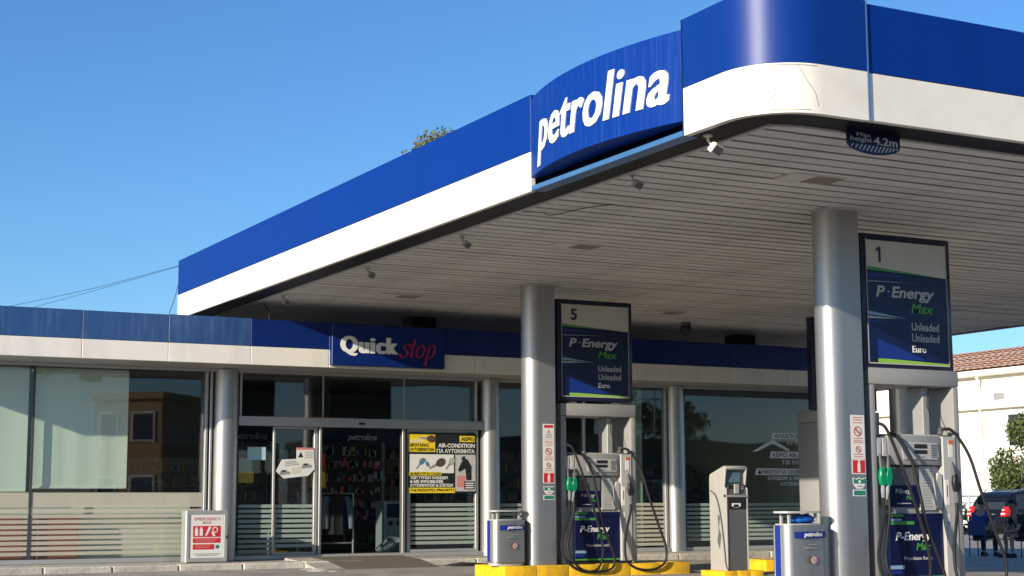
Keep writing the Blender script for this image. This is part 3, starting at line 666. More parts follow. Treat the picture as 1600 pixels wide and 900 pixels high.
def key(cx, cy, s, a, m):
    M_ = lambda u, v, n=.0045: F0(cx+(u*math.cos(a)-v*math.sin(a))*s, cy+(u*math.sin(a)+v*math.cos(a))*s, n)
    b = MB(); b.poly([M_(math.cos(2*math.pi*i/14)*.5+.4, math.sin(2*math.pi*i/14)*.38) for i in range(14)], m)
    b.poly([M_(-.9, -.09), (M_(0, -.12)), M_(0, .12), M_(-.9, .09)], M_greypr); b.build('key_picture', t, smooth=0)
M_keyb = mat('key blue', (.1, .2, .28), .4); M_keybr = mat('key brown', (.10, .06, .05), .4)
key(.22, .5, .13, R(50), M_keyb); key(.34, .52, .09, R(-60), M_keyb); key(.54, .49, .19, R(25), M_keybr); key(.78, .5, .14, R(50), mat('key grey', (.4, .42, .38), .4)); key(.36, .93, .17, R(-5), M_keybr); b = MB()
b.poly([F0(.94, .40, .004), F0(1.0, .52, .004), F0(1.05, .60, .004), F0(1.12, .58, .004), F0(1.2, .46, .004), F0(1.2, .22, .004), F0(1.1, .22, .004), F0(1.08, .42, .004), F0(.97, .36, .004)], M_posterbk)
b.poly([F0(1.0, .57, .0045), F0(1.03, .63, .0045), F0(1.08, .63, .0045), F0(1.07, .57, .0045)], M_posterbk)
frect(b, F0, .92, .1, 1.08, .3, M_redpale, .003); frect(b, F0, 1.06, .06, 1.26, .2, M_posterbk, .004)
for i in range(3): frect(b, F0, 1.08, .08+i*.038, 1.24, .1+i*.038, M_paper, .005)
b.build('picture', t, smooth=0)
# lettering on the right window
t = thing('window_lettering', 'white Greek lettering strips stuck on the big right window, with a flat gable outline', 'lettering', (18.4, YG-.004, 1.3))
b = MB()
for u0, v0, u1, v1 in ((.58, .97, 2.2, 1.09), (.54, .60, 2.2, .73), (.18, .275, 2.2, .40)):
    b = MB(); b.poly([F0(u0, v0, .002), F0(u1, v0, .002), F0(u1, v1, .002), F0(u0+.04, v1, .002)], M_paper); b.build('strip', t, smooth=0)
b = MB()
for body, rc, m in (('ΑΛΛΑΓΗ ΜΠΑΤΑΡΙΑΣ', (.68, .99, 1.85, 1.07), M_posterbk), ('ΑΕΡΙΟ AIR-CONDITION', (.60, .62, 1.95, .71), M_posterbk), ('ΔΗΜΙΟΥΡΓΙΑ ΟΛΩΝ ΤΩΝ ΤΥΠΩΝ', (.26, .295, 1.95, .38), M_posterbk), ('ΑΥΤΟΚΙΝΗΤΩΝ', (.95, .86, 1.9, .94), M_paper), ('ΓΙΑ ΑΥΤΟΚΙΝΗΤΑ', (.85, .48, 1.9, .57), M_paper), ('ΚΛΕΙΔΙΩΝ & ΜΕ IMMOBILIZER', (.49, .18, 1.9, .255), M_paper), ('ΑΥΤΟΚΙΝΗΤΩΝ & ΣΠΙΤΙΩΝ', (.78, .07, 1.95, .14), M_paper)):
    b = MB(); b.text(body, lambda u, v, n: F0(u, v, n+.002), rc, m, d=.001, off=.015); b.build('lettering', t, smooth=0)
b = MB(); b.poly([F0(.12, .72, .002), F0(.24, .72, .002), F0(.62, .88, .002), F0(.98, .74, .002), F0(1.05, .76, .002), F0(.62, .96, .002)], M_paper); b.build('gable_outline', t, smooth=0)  # flat white gable shape drawn in front of the pane

# ramp at the door
t = thing('door_ramp', 'worn sloping mat covered ramp at the open shop door', 'ramp', (0, 0, 0))
b = MB(); b.prism([(22.55, -.01), (23.72, .15), (24.6, ZP+.035), (24.6, .0), (22.6, -.05)], 'x', 8.95, 11.0, M_conc); b.build('slab', t)
b = MB(); b.prism([(22.7, .03), (23.72, .166), (24.5, ZP+.045), (24.5, ZP+.037), (23.72, .15), (22.7, .012)], 'x', 9.35, 10.95, M_mat); b.build('mat', t)
for i, (x_, y_, s_) in enumerate(((8.85, 22.75, .18), (9.0, 22.55, .12), (9.25, 22.6, .1), (8.75, 23.1, .15))):
    b = MB(); bb = bmesh.new(); bmesh.ops.create_icosphere(bb, subdivisions=2, radius=s_)
    for v in bb.verts: v.co = Vector((v.co.x*1.5, v.co.y, max(-.02, v.co.z*.45))) * random.uniform(.85, 1.12) + Vector((x_, y_, .02))
    bb.verts.index_update(); b.merge(bb, M_kerb); b.build('rubble_lump', t, smooth=30)
t = thing('rubber_flap', 'bent black rubber flap lying on the kerb right of the ramp', 'flap', (11.1, 23.2, .0))
b = MB(); b.prism([(0, .0), (.1, .07), (.45, .12), (.7, .10), (.75, 0)], 'y', -.2, .25, M_black); b.build('sheet', t)

# emergency box
t = thing('emergency_box', 'grey emergency cabinet with red pictogram poster beside the first pillar', 'cabinet', (7.22, 24.28, ZP))
b = MB(); b.box(0, .66, 0, .24, .0, .80, M_alu, .008); b.build('body', t)
b = MB()
for r_ in ((.0, .66, .74, .795), (.0, .66, .01, .07), (.0, .055, .07, .74), (.6, .66, .07, .74)): b.box(r_[0]+.003, r_[1]-.003, -.03, -.001, r_[2], r_[3], M_pumpdk if False else M_alu, .004)
b.build('door_frame', t)
b = MB(); b.box(.057, .598, -.02, -.004, .072, .738, M_paper); ps = b.build('poster', t)
b = MB(); f = front(0, -.02, 0)
b.text('EMERGENCY', f, (.13, .645, .54, .69), M_redlt); b.text('BOX', f, (.26, .59, .40, .63), M_redlt)
frect(b, f, .11, .39, .55, .56, M_red); frect(b, f, .11, .30, .55, .375, M_red); frect(b, f, .11, .20, .45, .28, M_red)
for u in (.14, .215):
    b.poly([f(u+px, .41+py, .004) for px, py in ((0, 0), (.05, 0), (.05, .1), (.035, .12), (.035, .135), (.015, .135), (.015, .12), (0, .1))], M_paper)
b.ring(Vector(f(.46, .5, 0)), Vector((1, 0, 0)), Vector((0, 0, 1)), Vector((0, -1, 0)), .03, .045, M_paper, .004)
b.poly([f(.30, .41, .004), f(.33, .41, .004), f(.40, .54, .004), f(.36, .55, .004)], M_paper); b.poly([f(.40, .46, .004), f(.43, .47, .004), f(.47, .41, .004), f(.43, .4, .004)], M_paper)
for u0, v0, u1 in ((.15, .345, .5), (.15, .32, .46), (.15, .25, .4), (.15, .225, .38), (.12, .13, .54), (.16, .105, .5)): frect(b, f, u0, v0, u1, v0+.01, M_redpale if v0 > .2 else M_greypr, .004)
b.ring(Vector(f(.5, .24, 0)), Vector((1, 0, 0)), Vector((0, 0, 1)), Vector((0, -1, 0)), .0, .03, M_teal, .003)
b.build('print', ps, smooth=0)
b = MB(); b.box(.63, .66, -.05, -.03, .36, .41, M_black, .004); b.build('latch', t)

# ================================================================== ISLANDS, PUMPS
def island(x0, x1, y0, y1, label, h=.17):
    t = thing('pump_island', label, 'island', (x0, y0, 0), 'yellow kerbed pump islands'); W, D = x1-x0, y1-y0
    b = MB(); b.box(.14, W-.14, .14, D-.14, -.3, h-.004, M_conc); b.build('fill', t)
    n = max(3, round(W/.52)); st = W/n
    for i in range(n):
        c = .07 if i in (0, n-1) else .0
        for y_a, y_b in ((0, .15), (D-.15, D)):
            b = MB(); b.box(i*st+.002, (i+1)*st-.002, y_a, y_b, -.3, h+random.uniform(-.004, .002), M_yellow if i % 2 == 0 or random.random() < .25 else M_yellow2, .01, seg=2); b.build('kerb_block', t)
    for xa in (0, W-.15):
        b = MB(); b.box(xa+.002, xa+.148, .152, D-.152, -.3, h, M_yellow, .02); b.build('kerb_block', t)
ISL = .17
island(10.60, 13.74, 20.15, 21.1, 'yellow island under pump five and its litter bin')
island(15.15, 18.9, 20.15, 21.1, 'yellow island right of the payment terminal')
island(10.1, 13.6, 13.3, 14.25, 'yellow island under pump one, nearest the camera')
island(13.52, 14.22, 18.97, 19.56, 'small low yellow base under the payment terminal', .075)

def hose(parent, pts):
    b = MB(); b.tube(spline(pts, 7), .0185, M_rubber, 8); return b.build('hose', parent)
def make_pump(loc, label, num):
    t = thing('fuel_pump', label, 'fuel pump', loc, 'fuel pumps on the islands')
    P = lambda name, f, par=t: (lambda b: (f(b), b.build(name, par))[1])(MB())
    P('side_post', lambda b: b.box(0, .085, 0, .5, 0, 2.158, M_pump, .012, seg=2)); P('side_post', lambda b: b.box(1.215, 1.3, 0, .5, 0, 2.158, M_pump, .012, seg=2))
    P('top_beam', lambda b: b.box(-.004, 1.304, -.006, .506, 2.16, 2.345, M_pump, .014, seg=2))
    P('base_plinth', lambda b: b.box(.02, 1.28, .02, .48, 0, .03, M_black))
    P('cabinet', lambda b: b.box(.087, 1.213, .07, .43, .03, 1.278, M_pumpdk if False else M_pump, .01))
    P('inner_post', lambda b: b.box(.87, .965, .12, .38, 1.60, 2.158, M_pump, .008))
    P('hose_mast', lambda b: (b.box(.10, .15, .15, .35, 1.56, 2.158, M_pumpdk, .006), b.tube([(.125, .1, 1.5), (.125, .1, 2.1)], .018, M_pump, 8)))
    d = P('display_head', lambda b: b.box(.24, 1.0, .0, .45, 1.28, 1.60, M_pump, .012, seg=2))
    P('bezel', lambda b: b.prism([(.45, 1.34), (.94, 1.34), (.96, 1.38), (.94, 1.53), (.44, 1.53), (.42, 1.5)], 'y', -.016, -.001, M_pumplt, bev=.004), d)
    P('screen', lambda b: (b.box(.60, .78, -.022, -.0165, 1.465, 1.51, M_black), b.box(.60, .78, -.022, -.0165, 1.405, 1.445, M_black), b.box(.63, .74, -.022, -.0165, 1.365, 1.38, M_greypr)), d)
    P('grille', lambda b: [b.box(.845, .93, -.021, -.0165, 1.365+i*.019, 1.375+i*.019, M_pumpdk) for i in range(8)], d)
    P('number', lambda b: b.text(num, front(0, -.0165, 0), (.455, 1.40, .505, 1.475), M_black, off=.02) if num == '5' else b.poly([(.47+u, -.018, 1.40+v) for u, v in ((.015, 0), (.032, 0), (.032, .075), (.018, .075), (0, .062), (0, .05), (.015, .055))], M_black), d)
    P('upper_rail', lambda b: b.box(.09, 1.21, .08, .42, 1.601, 1.622, M_pumplt, .004))
    s = P('upper_panel', lambda b: b.box(.30, .70, .045, .07, .82, 1.27, M_panel, .004))
    P('panel_top', lambda b: b.box(.31, .69, .04, .0445, 1.06, 1.262, M_pumpdk), s)
    P('lettering', lambda b: b.text('P-Energy', front(0, .0445, 0), (.36, .955, .60, 1.02), M_txtgrey, off=.012, shear=.2), s)
    P('text_bar', lambda b: b.box(.38, .58, .0435, .0445, .855, .865, M_txtgrey), s)
    P('lettering', lambda b: (b.text('Max', front(0, .0445, 0), (.52, .90, .62, .945), M_green, off=.01, shear=.2),), s)
    P('hose_bay', lambda b: b.box(.252, .298, .05, .0695, .78, 1.27, M_black))
    P('vent_panel', lambda b: (b.box(.715, .955, .05, .0695, .78, 1.27, M_pumplt, .006), [b.box(.76, .90, .048, .0505, .82+i*.032, .83+i*.032, M_greypr) for i in range(13)]))
    s = P('lower_panel', lambda b: b.box(.24, 1.04, .03, .07, .04, .75, M_panel, .006))
    f = front(0, .0295, 0)
    P('lettering', lambda b: b.text('P-Energy', f, (.33, .43, .84, .55), M_txtwhite, off=.02, shear=.22), s)
    P('lettering', lambda b: b.text('Max', f, (.62, .35, .83, .43), M_green, off=.02, shear=.22), s)
    P('lettering', lambda b: (b.text('Premium fuels', f, (.44, .245, .84, .285), M_txtgrey, off=.01),), s)
    P('colour_stripe', lambda b: (frect(b, f, .245, .715, .45, .742, M_green), frect(b, f, .245, .63, .60, .665, M_green), frect(b, f, .245, .67, .42, .695, M_panel_streak), frect(b, f, .245, .15, .44, .19, M_panel_streak), frect(b, f, .245, .10, .40, .135, M_panel_mid), frect(b, f, .245, .045, 1.035, .07, M_green)), s)
    # left nozzle bay
    P('nozzle_bay', lambda b: (b.box(.075, .25, .03, .0695, .84, 1.59, M_pumpdk), [b.box(.085+i*.08, .155+i*.08, .005, .0295, 1.37, 1.575, M_pumplt, .006) for i in range(2)], [b.box(.10+i*.08, .14+i*.08, .002, .0048, 1.40, 1.52, M_txtgrey) for i in range(2)]))
    P('nozzle_column', lambda b: b.box(1.02, 1.212, -.012, .068, .03, 1.60, M_pumplt, .008))
    for r_, m in (((1.10, 1.165, -.016, -.0125, 1.37, 1.56), M_paper), ((1.10, 1.165, -.018, -.0165, 1.515, 1.56), mat('orange tag', (.6, .13, .03), .4)), ((1.03, 1.09, -.016, -.0125, .84, 1.12), M_paper), ((1.055, 1.065, -.018, -.0165, .93, 1.06), M_black), ((1.04, 1.09, -.016, -.0125, .66, .74), M_paper), ((1.05, 1.11, -.016, -.0125, .4, .62), M_signwhite)):
        P('nozzle_label', lambda b: b.box(*r_, m))
    P('boot_holder', lambda b: b.prism([(.90, .85), (.96, .80), (1.0, .80), (1.0, 1.18), (.95, 1.2), (.91, 1.12)], 'y', -.01, .045, M_pumplt, bev=.006))
    def nozzle(x, z, m, tilt):
        M = Matrix.Translation((x, -.035, z)) @ Matrix.Rotation(R(tilt), 4, 'Y')
        b = MB(); b.prism([(-.03, .12), (.02, .14), (.05, .02), (.035, -.07), (-.03, -.06), (-.045, .03)], 'y', -.025, .025, m, M, .008); nz = b.build('nozzle', t)
        b = MB(); b.tube([M @ Vector(p) for p in ((-.01, 0, .12), (-.02, 0, .2), (.0, .03, .27))], [.02, .016, .012], M_pumpdk, 8); b.build('spout', nz)
        b = MB(); b.tube([M @ Vector(p) for p in ((0, 0, -.06), (.0, 0, -.13), (.0, 0, -.22))], [.02, .024, .016], M_steel if m is M_nozzle else M_pumpdk, 8); b.build('swivel', nz)
        b = MB(); b.tube([M @ Vector(p) for p in ((.04, -.0, .08), (.075, 0, .0), (.03, 0, -.065))], .007, M_black, 6); b.build('trigger', nz)
    nozzle(.115, 1.12, M_nozzle, 0); nozzle(.195, 1.12, M_nozzle, 8); nozzle(1.17, 1.05, M_black, -4)
    b = MB(); b.tube([(1.01, .02, 1.62), (1.03, .02, 1.66), (1.02, -.0, 1.7)], .03, M_pumpdk, 8); b.build('hose_clamp', t)
    hose(t, [(.10, .0, 1.74), (.16, -.08, 1.66), (.27, -.16, 1.3), (.38, -.22, .9), (.50, -.26, .45), (.53, -.28, .15), (.44, -.29, -.06), (.25, -.28, -.10), (.05, -.26, -.04), (-.09, -.22, .12), (-.10, -.18, .32), (.0, -.12, .55), (.09, -.07, .75), (.115, -.035, .92)])
    hose(t, [(.24, .0, 1.62), (.33, -.06, 1.58), (.44, -.14, 1.33), (.50, -.18, 1.0), (.56, -.22, .6), (.68, -.26, .25), (.73, -.28, .06), (.66, -.29, -.07), (.4, -.28, -.11), (.16, -.26, -.06), (.03, -.22, .1), (.0, -.18, .26), (.08, -.12, .5), (.17, -.07, .74), (.195, -.035, .92)])
    hose(t, [(1.02, -.0, 1.68), (1.13, -.06, 1.66), (1.28, -.14, 1.4), (1.38, -.2, 1.0), (1.52, -.25, .55), (1.62, -.28, .25), (1.61, -.29, .03), (1.48, -.29, -.07), (1.28, -.28, -.1), (1.08, -.26, -.06), (.96, -.23, .06), (.97, -.18, .3), (1.06, -.12, .55), (1.15, -.06, .75), (1.17, -.035, .86)])
    b = MB(); b.tube(spline([(.95, .1, 2.15), (.92, .1, 1.95), (.97, .06, 1.8), (1.02, .02, 1.66)], 6), .007, M_black, 6); b.build('retractor_cord', t)
    return t
pump5 = make_pump((11.67, 20.4, ISL), 'silver fuel pump numbered 5 on the yellow island', '5')
pump1 = make_pump((11.64, 13.55, ISL), 'silver fuel pump numbered 1 nearest the camera at right', '1')
pump3 = dup(pump5, (16.42, 20.4, ISL), 'silver fuel pump mostly hidden behind the near column')
for o in list(pump3.children):
    for ch in list(o.children):
        if ch.name.startswith('number'): bpy.data.objects.remove(ch)

def make_sign(loc, label, num):
    t = thing('pump_sign', label, 'sign', loc, 'upright fuel signs above the pumps'); W, Hh = 1.31, 1.51
    b = MB(); b.box(0, W, 0, .16, 0, Hh, M_frame_navy, .016, seg=2); b.build('frame', t)
    b = MB(); b.box(.2, .34, .03, .13, -.045, -.001, M_pumpdk); b.box(.95, 1.1, .03, .13, -.045, -.001, M_pumpdk); b.build('bracket', t)
    f = front(0, -.001, 0)
    b = MB(); b.box(.06, W-.06, -.006, -.001, .06, Hh-.06, M_panel); p = b.build('face', t)
    f = front(0, -.0065, 0)
    b = MB(); b.prism([(.075, 1.14), (W-.075, 1.06), (W-.075, 1.435), (.075, 1.435)], 'y', -.009, -.0065, M_signwhite); b.build('number_field', p)
    b = MB()
    for pts, m in (([(.075, 1.10), (.9, 1.075), (W-.075, 1.06), (.075, 1.137)], M_green), ([(.075, 1.02), (.75, 1.05), (.075, 1.06)], M_panel_mid), ([(.075, .965), (.85, .985), (.075, .975)], M_panel_streak),
        ([(.075, .60), (.62, .575), (.075, .64)], M_panel_streak), ([(.075, .555), (.5, .57), (.075, .585)], M_txtgrey), ([(.075, .5), (.36, .54), (.075, .54)], M_panel_mid), ([(.20, .115), (.9, .115), (.2, .34)], M_panel_mid), ([(.2, .07), (W-.075, .07), (W-.075, .085), (.2, .12)], M_lime)):
        b.poly([f(u, v, .002) for u, v in pts], m)
    b.build('colour_stripe', p, smooth=0)
    b = MB(); b.box(.066, .078, -.012, -.0065, .06, Hh-.06, M_greypr); b.box(W-.078, W-.066, -.012, -.0065, .06, Hh-.06, M_greypr); b.box(.066, W-.066, -.012, -.0067, .056, .068, M_signwhite); b.build('bead', p)
    b = MB(); (b.text(num, f, (.23, 1.20, .34, 1.37), M_black, d=.004, off=.02, bold=.012) if num == '5' else b.poly([f(u, v, .003) for u, v in ((.25, 1.19), (.285, 1.19), (.285, 1.365), (.255, 1.365), (.215, 1.335), (.215, 1.305), (.25, 1.325))], M_black)); b.build('number', p, smooth=0)
    b = MB(); b.text('P', f, (.20, .80, .33, .93), M_txtgrey, off=.025, shear=.2); b.build('lettering', p, smooth=0); b = MB(); b.text('Energy', f, (.42, .765, 1.05, .93), M_txtgrey, off=.025, shear=.2); b.box(.365, .40, -.010, -.0075, .86, .875, M_panel_streak)
    b.build('lettering', p, smooth=0); b = MB()
    b.text('Max', f, (.70, .64, 1.03, .75), M_green, off=.02, shear=.2)
    b.build('lettering', p, smooth=0); b = MB()
    b.text('Unleaded', f, (.70, .445, 1.10, .535), M_txtgrey, off=.012); b.build('lettering', p, smooth=0); b = MB(); b.text('Unleaded', f, (.70, .32, 1.10, .41), M_txtgrey, off=.012); b.build('lettering', p, smooth=0); b = MB(); b.text('Euro', f, (.70, .20, .90, .275), M_txtwhite, off=.012)
    b.build('lettering', p, smooth=0)
    return t
make_sign((11.62, 20.4, 2.555), 'tall dark blue fuel sign numbered 5 above the pump', '5')
make_sign((11.58, 13.55, 2.50), 'tall dark blue fuel sign numbered 1 above nearest pump', '1')
make_sign((16.4, 20.4, 2.5), 'dark blue fuel sign seen edge on behind the near column', '3') if False else None
t = thing('pump_sign', 'dark blue fuel sign seen edge on behind the near column', 'sign', (16.38, 20.4, 2.53), 'upright fuel signs above the pumps')
b = MB(); b.box(0, 1.31, 0, .16, 0, 1.51, M_frame_navy, .016, seg=2); b.build('frame', t)
b = MB(); b.box(.06, 1.25, -.006, -.001, .06, 1.45, M_panel); b.build('face', t)

# stickers on the columns
def stickers(x, y, z_top, upper, where):
    def sh(name, label, z0, h, w_=.19):
        t = thing(name, label, 'sticker', (x, y, z0), 'safety stickers on the columns'); b = MB(); b.box(0, w_, 0, .002, 0, h, M_paper); b.build('sheet', t); return t
    f = front(0, -.0005, 0); X, Z, N_ = Vector((1, 0, 0)), Vector((0, 0, 1)), Vector((0, -1, 0))
    z = z_top
    if upper:
        z -= .225; t = sh('warning_sticker', 'small white sticker with red heading at top on ' + where, z, .222); b = MB()
        frect(b, f, .02, .165, .17, .205, M_red); b.poly([f(.07, .09, .002), f(.12, .09, .002), f(.095, .145, .002)], M_redpale)
        for i in range(3): frect(b, f, .04, .02+i*.022, .15, .028+i*.022, M_greypr)
        b.build('print', t, smooth=0)
    z -= .475; t = sh('prohibition_sticker', 'white no smoking and no phone sticker on ' + where, z, .472); b = MB()
    for cz, r in ((.295, .055), (.10, .038)):
        b.ring(Vector(f(.095, cz, 0)), X, Z, N_, r*.76, r, M_redlt, .002); b.poly([f(.095-r*.7, cz+r*.45, .002), f(.095-r*.45, cz+r*.7, .002), f(.095+r*.7, cz-r*.45, .002), f(.095+r*.45, cz-r*.7, .002)], M_redlt)
        b.poly([f(.095-r*.35, cz-r*.2, .003), f(.095+r*.4, cz-r*.1, .003), f(.095+r*.35, cz+r*.1, .003), f(.095-r*.35, cz+.0, .003)], M_greypr)
    for v in (.44, .415, .385, .215, .19, .17, .045, .02): frect(b, f, .03, v, .16, v+.009, M_redpale)
    b.build('print', t, smooth=0)
    z -= .165; t = sh('extinguisher_sticker', 'red fire extinguisher sticker on ' + where, z, .162); b = MB()
    frect(b, f, .012, .012, .178, .15, M_red)
    b.poly([f(u, v, .003) for u, v in ((.075, .02), (.115, .02), (.115, .11), (.105, .12), (.105, .135), (.12, .14), (.12, .147), (.085, .147), (.085, .12), (.075, .11))], M_paper); b.build('print', t, smooth=0)
    z -= .235; t = thing('green_sticker', 'green and white shield sticker low on ' + where, 'sticker', (x+.005, y, z), 'safety stickers on the columns')
    b = MB(); b.prism([(.05, .08), (.13, .08), (.17, .12), (.18, .2), (.12, .185), (.09, .2), (.05, .185), (.0, .2), (.01, .12)], 'y', 0, .002, M_paper); b.box(0, .18, 0, .002, 0, .07, M_paper); b.build('sheet', t)
    b = MB(); b.poly([f(u, v, .002) for u, v in ((.012, .135), (.17, .135), (.172, .19), (.12, .175), (.09, .19), (.05, .175), (.012, .19))], M_teal); frect(b, f, .012, .01, .168, .06, M_teal); frect(b, f, .06, .1, .13, .112, M_greypr); b.ring(Vector(f(.09, .155, 0)), X, Z, N_, 0, .018, M_paper, .004); b.build('print', t, smooth=0)
stickers(11.315, 20.31-.0025, 2.20, True, 'the column by pump five')
stickers(11.33, 13.51-.0025, 1.985, False, 'the near column by pump one')

# litter bins
def make_bin(loc, label, bag):
    t = thing('litter_bin', label, 'litter bin', loc, 'silver litter bins on the islands'); W, D, r = .535, .27, .08
    def rr(W_, D_, r_, bul=.05, ox=0, oy=0):
        pts = []
        for cx, cy, a0 in ((W_-r_, D_-r_, 0), (r_, D_-r_, 90), (r_, r_, 180), (W_-r_, r_, 270)):
            for i in range(7): a = R(a0+i*15); pts.append((ox+cx+r_*math.cos(a), oy+cy+r_*math.sin(a)))
        return [(p[0], p[1]-bul*(1-((p[0]-ox)/W_*2-1)**2) if p[1]-oy < r_*.6 else p[1]) for p in pts]
    b = MB(); b.prism(rr(W, D, r), 'z', .05, .64, M_silver); b.build('body', t, smooth=40)
    b = MB(); b.prism(rr(W-.05, D-.05, r-.02, .05, .025, .025), 'z', 0, .052, M_pumplt); b.build('foot', t)
    b = MB(); b.prism(rr(W-.03, D-.03, r, .05, .015, .015), 'z', .641, .655, M_pumplt); b.box(.11, .43, .05, D-.05, .655, .66, M_black); b.build('rim', t)
    for px, py in ((.09, .06), (.44, .06), (.09, D-.08), (.44, D-.08)):
        b = MB(); b.box(px-.012, px+.012, py-.012, py+.012, .655, .762, M_pumplt); b.build('lid_post', t)
    b = MB(); b.prism(rr(W-.02, D-.02, .08, .03, .0, .01), 'z', .763, .785, M_pumplt); b.build('lid', t)
    def ff(u, v, n): return (u, -.05*(1-(u/W*2-1)**2) - n, v)
    def cr(b, u0, v0, u1, v1, m, n):
        for i in range(8): a = u0+(u1-u0)*i/8; c = u0+(u1-u0)*(i+1)/8; b.poly([ff(a, v0, n), ff(c, v0, n), ff(c, v1, n), ff(a, v1, n)], m)
    b = MB(); cr(b, .09, .505, .515, .572, M_panel_mid, .003); bd = b.build('name_band', t)
    b = MB(); b.text('petrolina', lambda u, v, n: ff(u, v, n+.004), (.20, .508, .455, .568), M_txtwhite, d=.002, off=.02, shear=.2, cut=1); b.build('lettering', bd, smooth=0)
    b = MB(); cr(b, .25, .435, .38, .445, M_greypr, .002); cr(b, .18, .40, .43, .41, M_greypr, .002); O = Vector(ff(.315, .28, 0)); X, Z, N_ = Vector((1, 0, 0)), Vector((0, 0, 1)), Vector((0, -1, 0))
    b.ring(O, X, Z, N_, .034, .043, M_redlt, .004); b.ring(O, X, Z, N_, 0, .034, M_signwhite, .003); b.poly([O+X*a+Z*c+N_*.005 for a, c in ((-.028, .022), (-.022, .028), (.028, -.022), (.022, -.028))], M_redlt); b.poly([O+X*a+Z*c+N_*.006 for a, c in ((-.012, -.02), (.012, -.02), (.014, .005), (0, .026), (-.01, .01))], M_greypr); b.build('no_fire_mark', t, smooth=0)
    b = MB(); b.box(-.004, -.001, .075, D-.075, .06, .635, M_pumplt); b.box(-.008, -.0045, .085, D-.09, .06, .635, M_panel_mid)
    b.build('side_stripe', t)
    if bag:
        b = MB(); bb = bmesh.new(); bmesh.ops.create_icosphere(bb, subdivisions=3, radius=.13)
        for v in bb.verts: q = v.co*(1+.18*math.sin(v.co.x*60+v.co.z*45)*math.cos(v.co.y*50)); v.co = Vector((q.x*1.1+.33, q.y*.7+.13, .70+q.z*.4))
        bb.verts.index_update(); b.merge(bb, M_bluebag); o = b.build('plastic_bag', smooth=60); o.location = loc; tag(o, 'crumpled blue plastic bag in the mouth of the near bin', 'bag')
    return t
make_bin((10.515, 20.33, ISL+.0), 'silver litter bin on the island left of the pump five column', False)
make_bin((10.40, 13.48, ISL+.0), 'silver litter bin with blue bag left of the near column', True)

# payment terminal
M_term = mat('terminal beige plastic', (.36, .35, .32), .45, var=.06, dirt=(.25, .23, .2), dirt_amt=.25)
t = thing('payment_terminal', 'tall grey self service payment terminal on a small yellow base', 'terminal', (13.64, 19.05, .075))
prof = [(0, 0), (0, 1.18), (.05, 1.20), (0.0, 1.47), (.05, 1.5), (.40, 1.38), (.42, 1.33), (.42, 0)]
b = MB(); b.prism(prof, 'x', 0, .025, M_term, bev=.004); b.build('side_plate', t); b = MB(); b.prism(prof, 'x', .365, .39, M_term, bev=.004); b.build('side_plate', t)
b = MB(); b.prism([(.012, 0), (.012, 1.16), (.07, 1.2), (.07, 1.44), (.1, 1.46), (.39, 1.36), (.4, 1.3), (.4, 0)], 'x', .026, .364, M_pumpdk); b.build('body', t)
b = MB(); b.prism([(0.0, 1.455), (.0, 1.485), (.05, 1.505), (.41, 1.385), (.41, 1.36)], 'x', .002, .388, M_term, bev=.003); b.build('hood', t)
b = MB(); b.box(.06, .30, .055, .068, 1.26, 1.42, M_screen, .004); b.build('screen', t)
b = MB(); b.box(.05, .35, .02, .06, 1.09, 1.235, M_black, .006); kp = b.build('keypad_housing', t)
b = MB(); b.box(.15, .235, -.004, .019, 1.10, 1.24, M_term, .006); b.build('card_reader', kp)
b = MB(); [b.box(.255+i*.025, .272+i*.025, .012, .019, 1.11+j*.028, 1.13+j*.028, M_greypr) for i in range(3) for j in range(4)]; b.build('key', kp)
b = MB(); b.prism([(-.012, 1.05), (-.012, 1.075), (.06, 1.10), (.06, 1.05)], 'x', .0, .39, M_pump, bev=.003); b.build('ledge', t)
b = MB(); b.box(.03, .36, .002, .0115, .88, 1.04, M_black, .004); rp = b.build('receipt_panel', t)
b = MB(); b.box(.10, .25, -.012, .0015, .945, .965, M_paper, .003); b.box(.10, .125, -.012, .0015, .92, .945, M_paper, .002); b.box(.225, .25, -.012, .0015, .92, .945, M_paper, .002); b.box(.13, .22, -.002, .0015, .90, .91, M_greypr); b.build('slot', rp)
b = MB(); b.prism([(.16, .78), (.22, .80), (.20, .55), (.24, .42), (.18, .3), (.14, .5), (.19, .62)], 'x', -.002, -.0005, M_pumpdk); b.build('dark_mark', t)  # irregular dark shape on the left side plate
b = MB(); b.tube(spline([(-.02, .36, 1.15), (-.022, .22, 1.05), (-.022, .12, .75), (-.022, .05, .35), (-.02, .02, .1), (-.012, -.015, .02)], 8), .009, M_pumpdk, 6); b.build('cable', t)

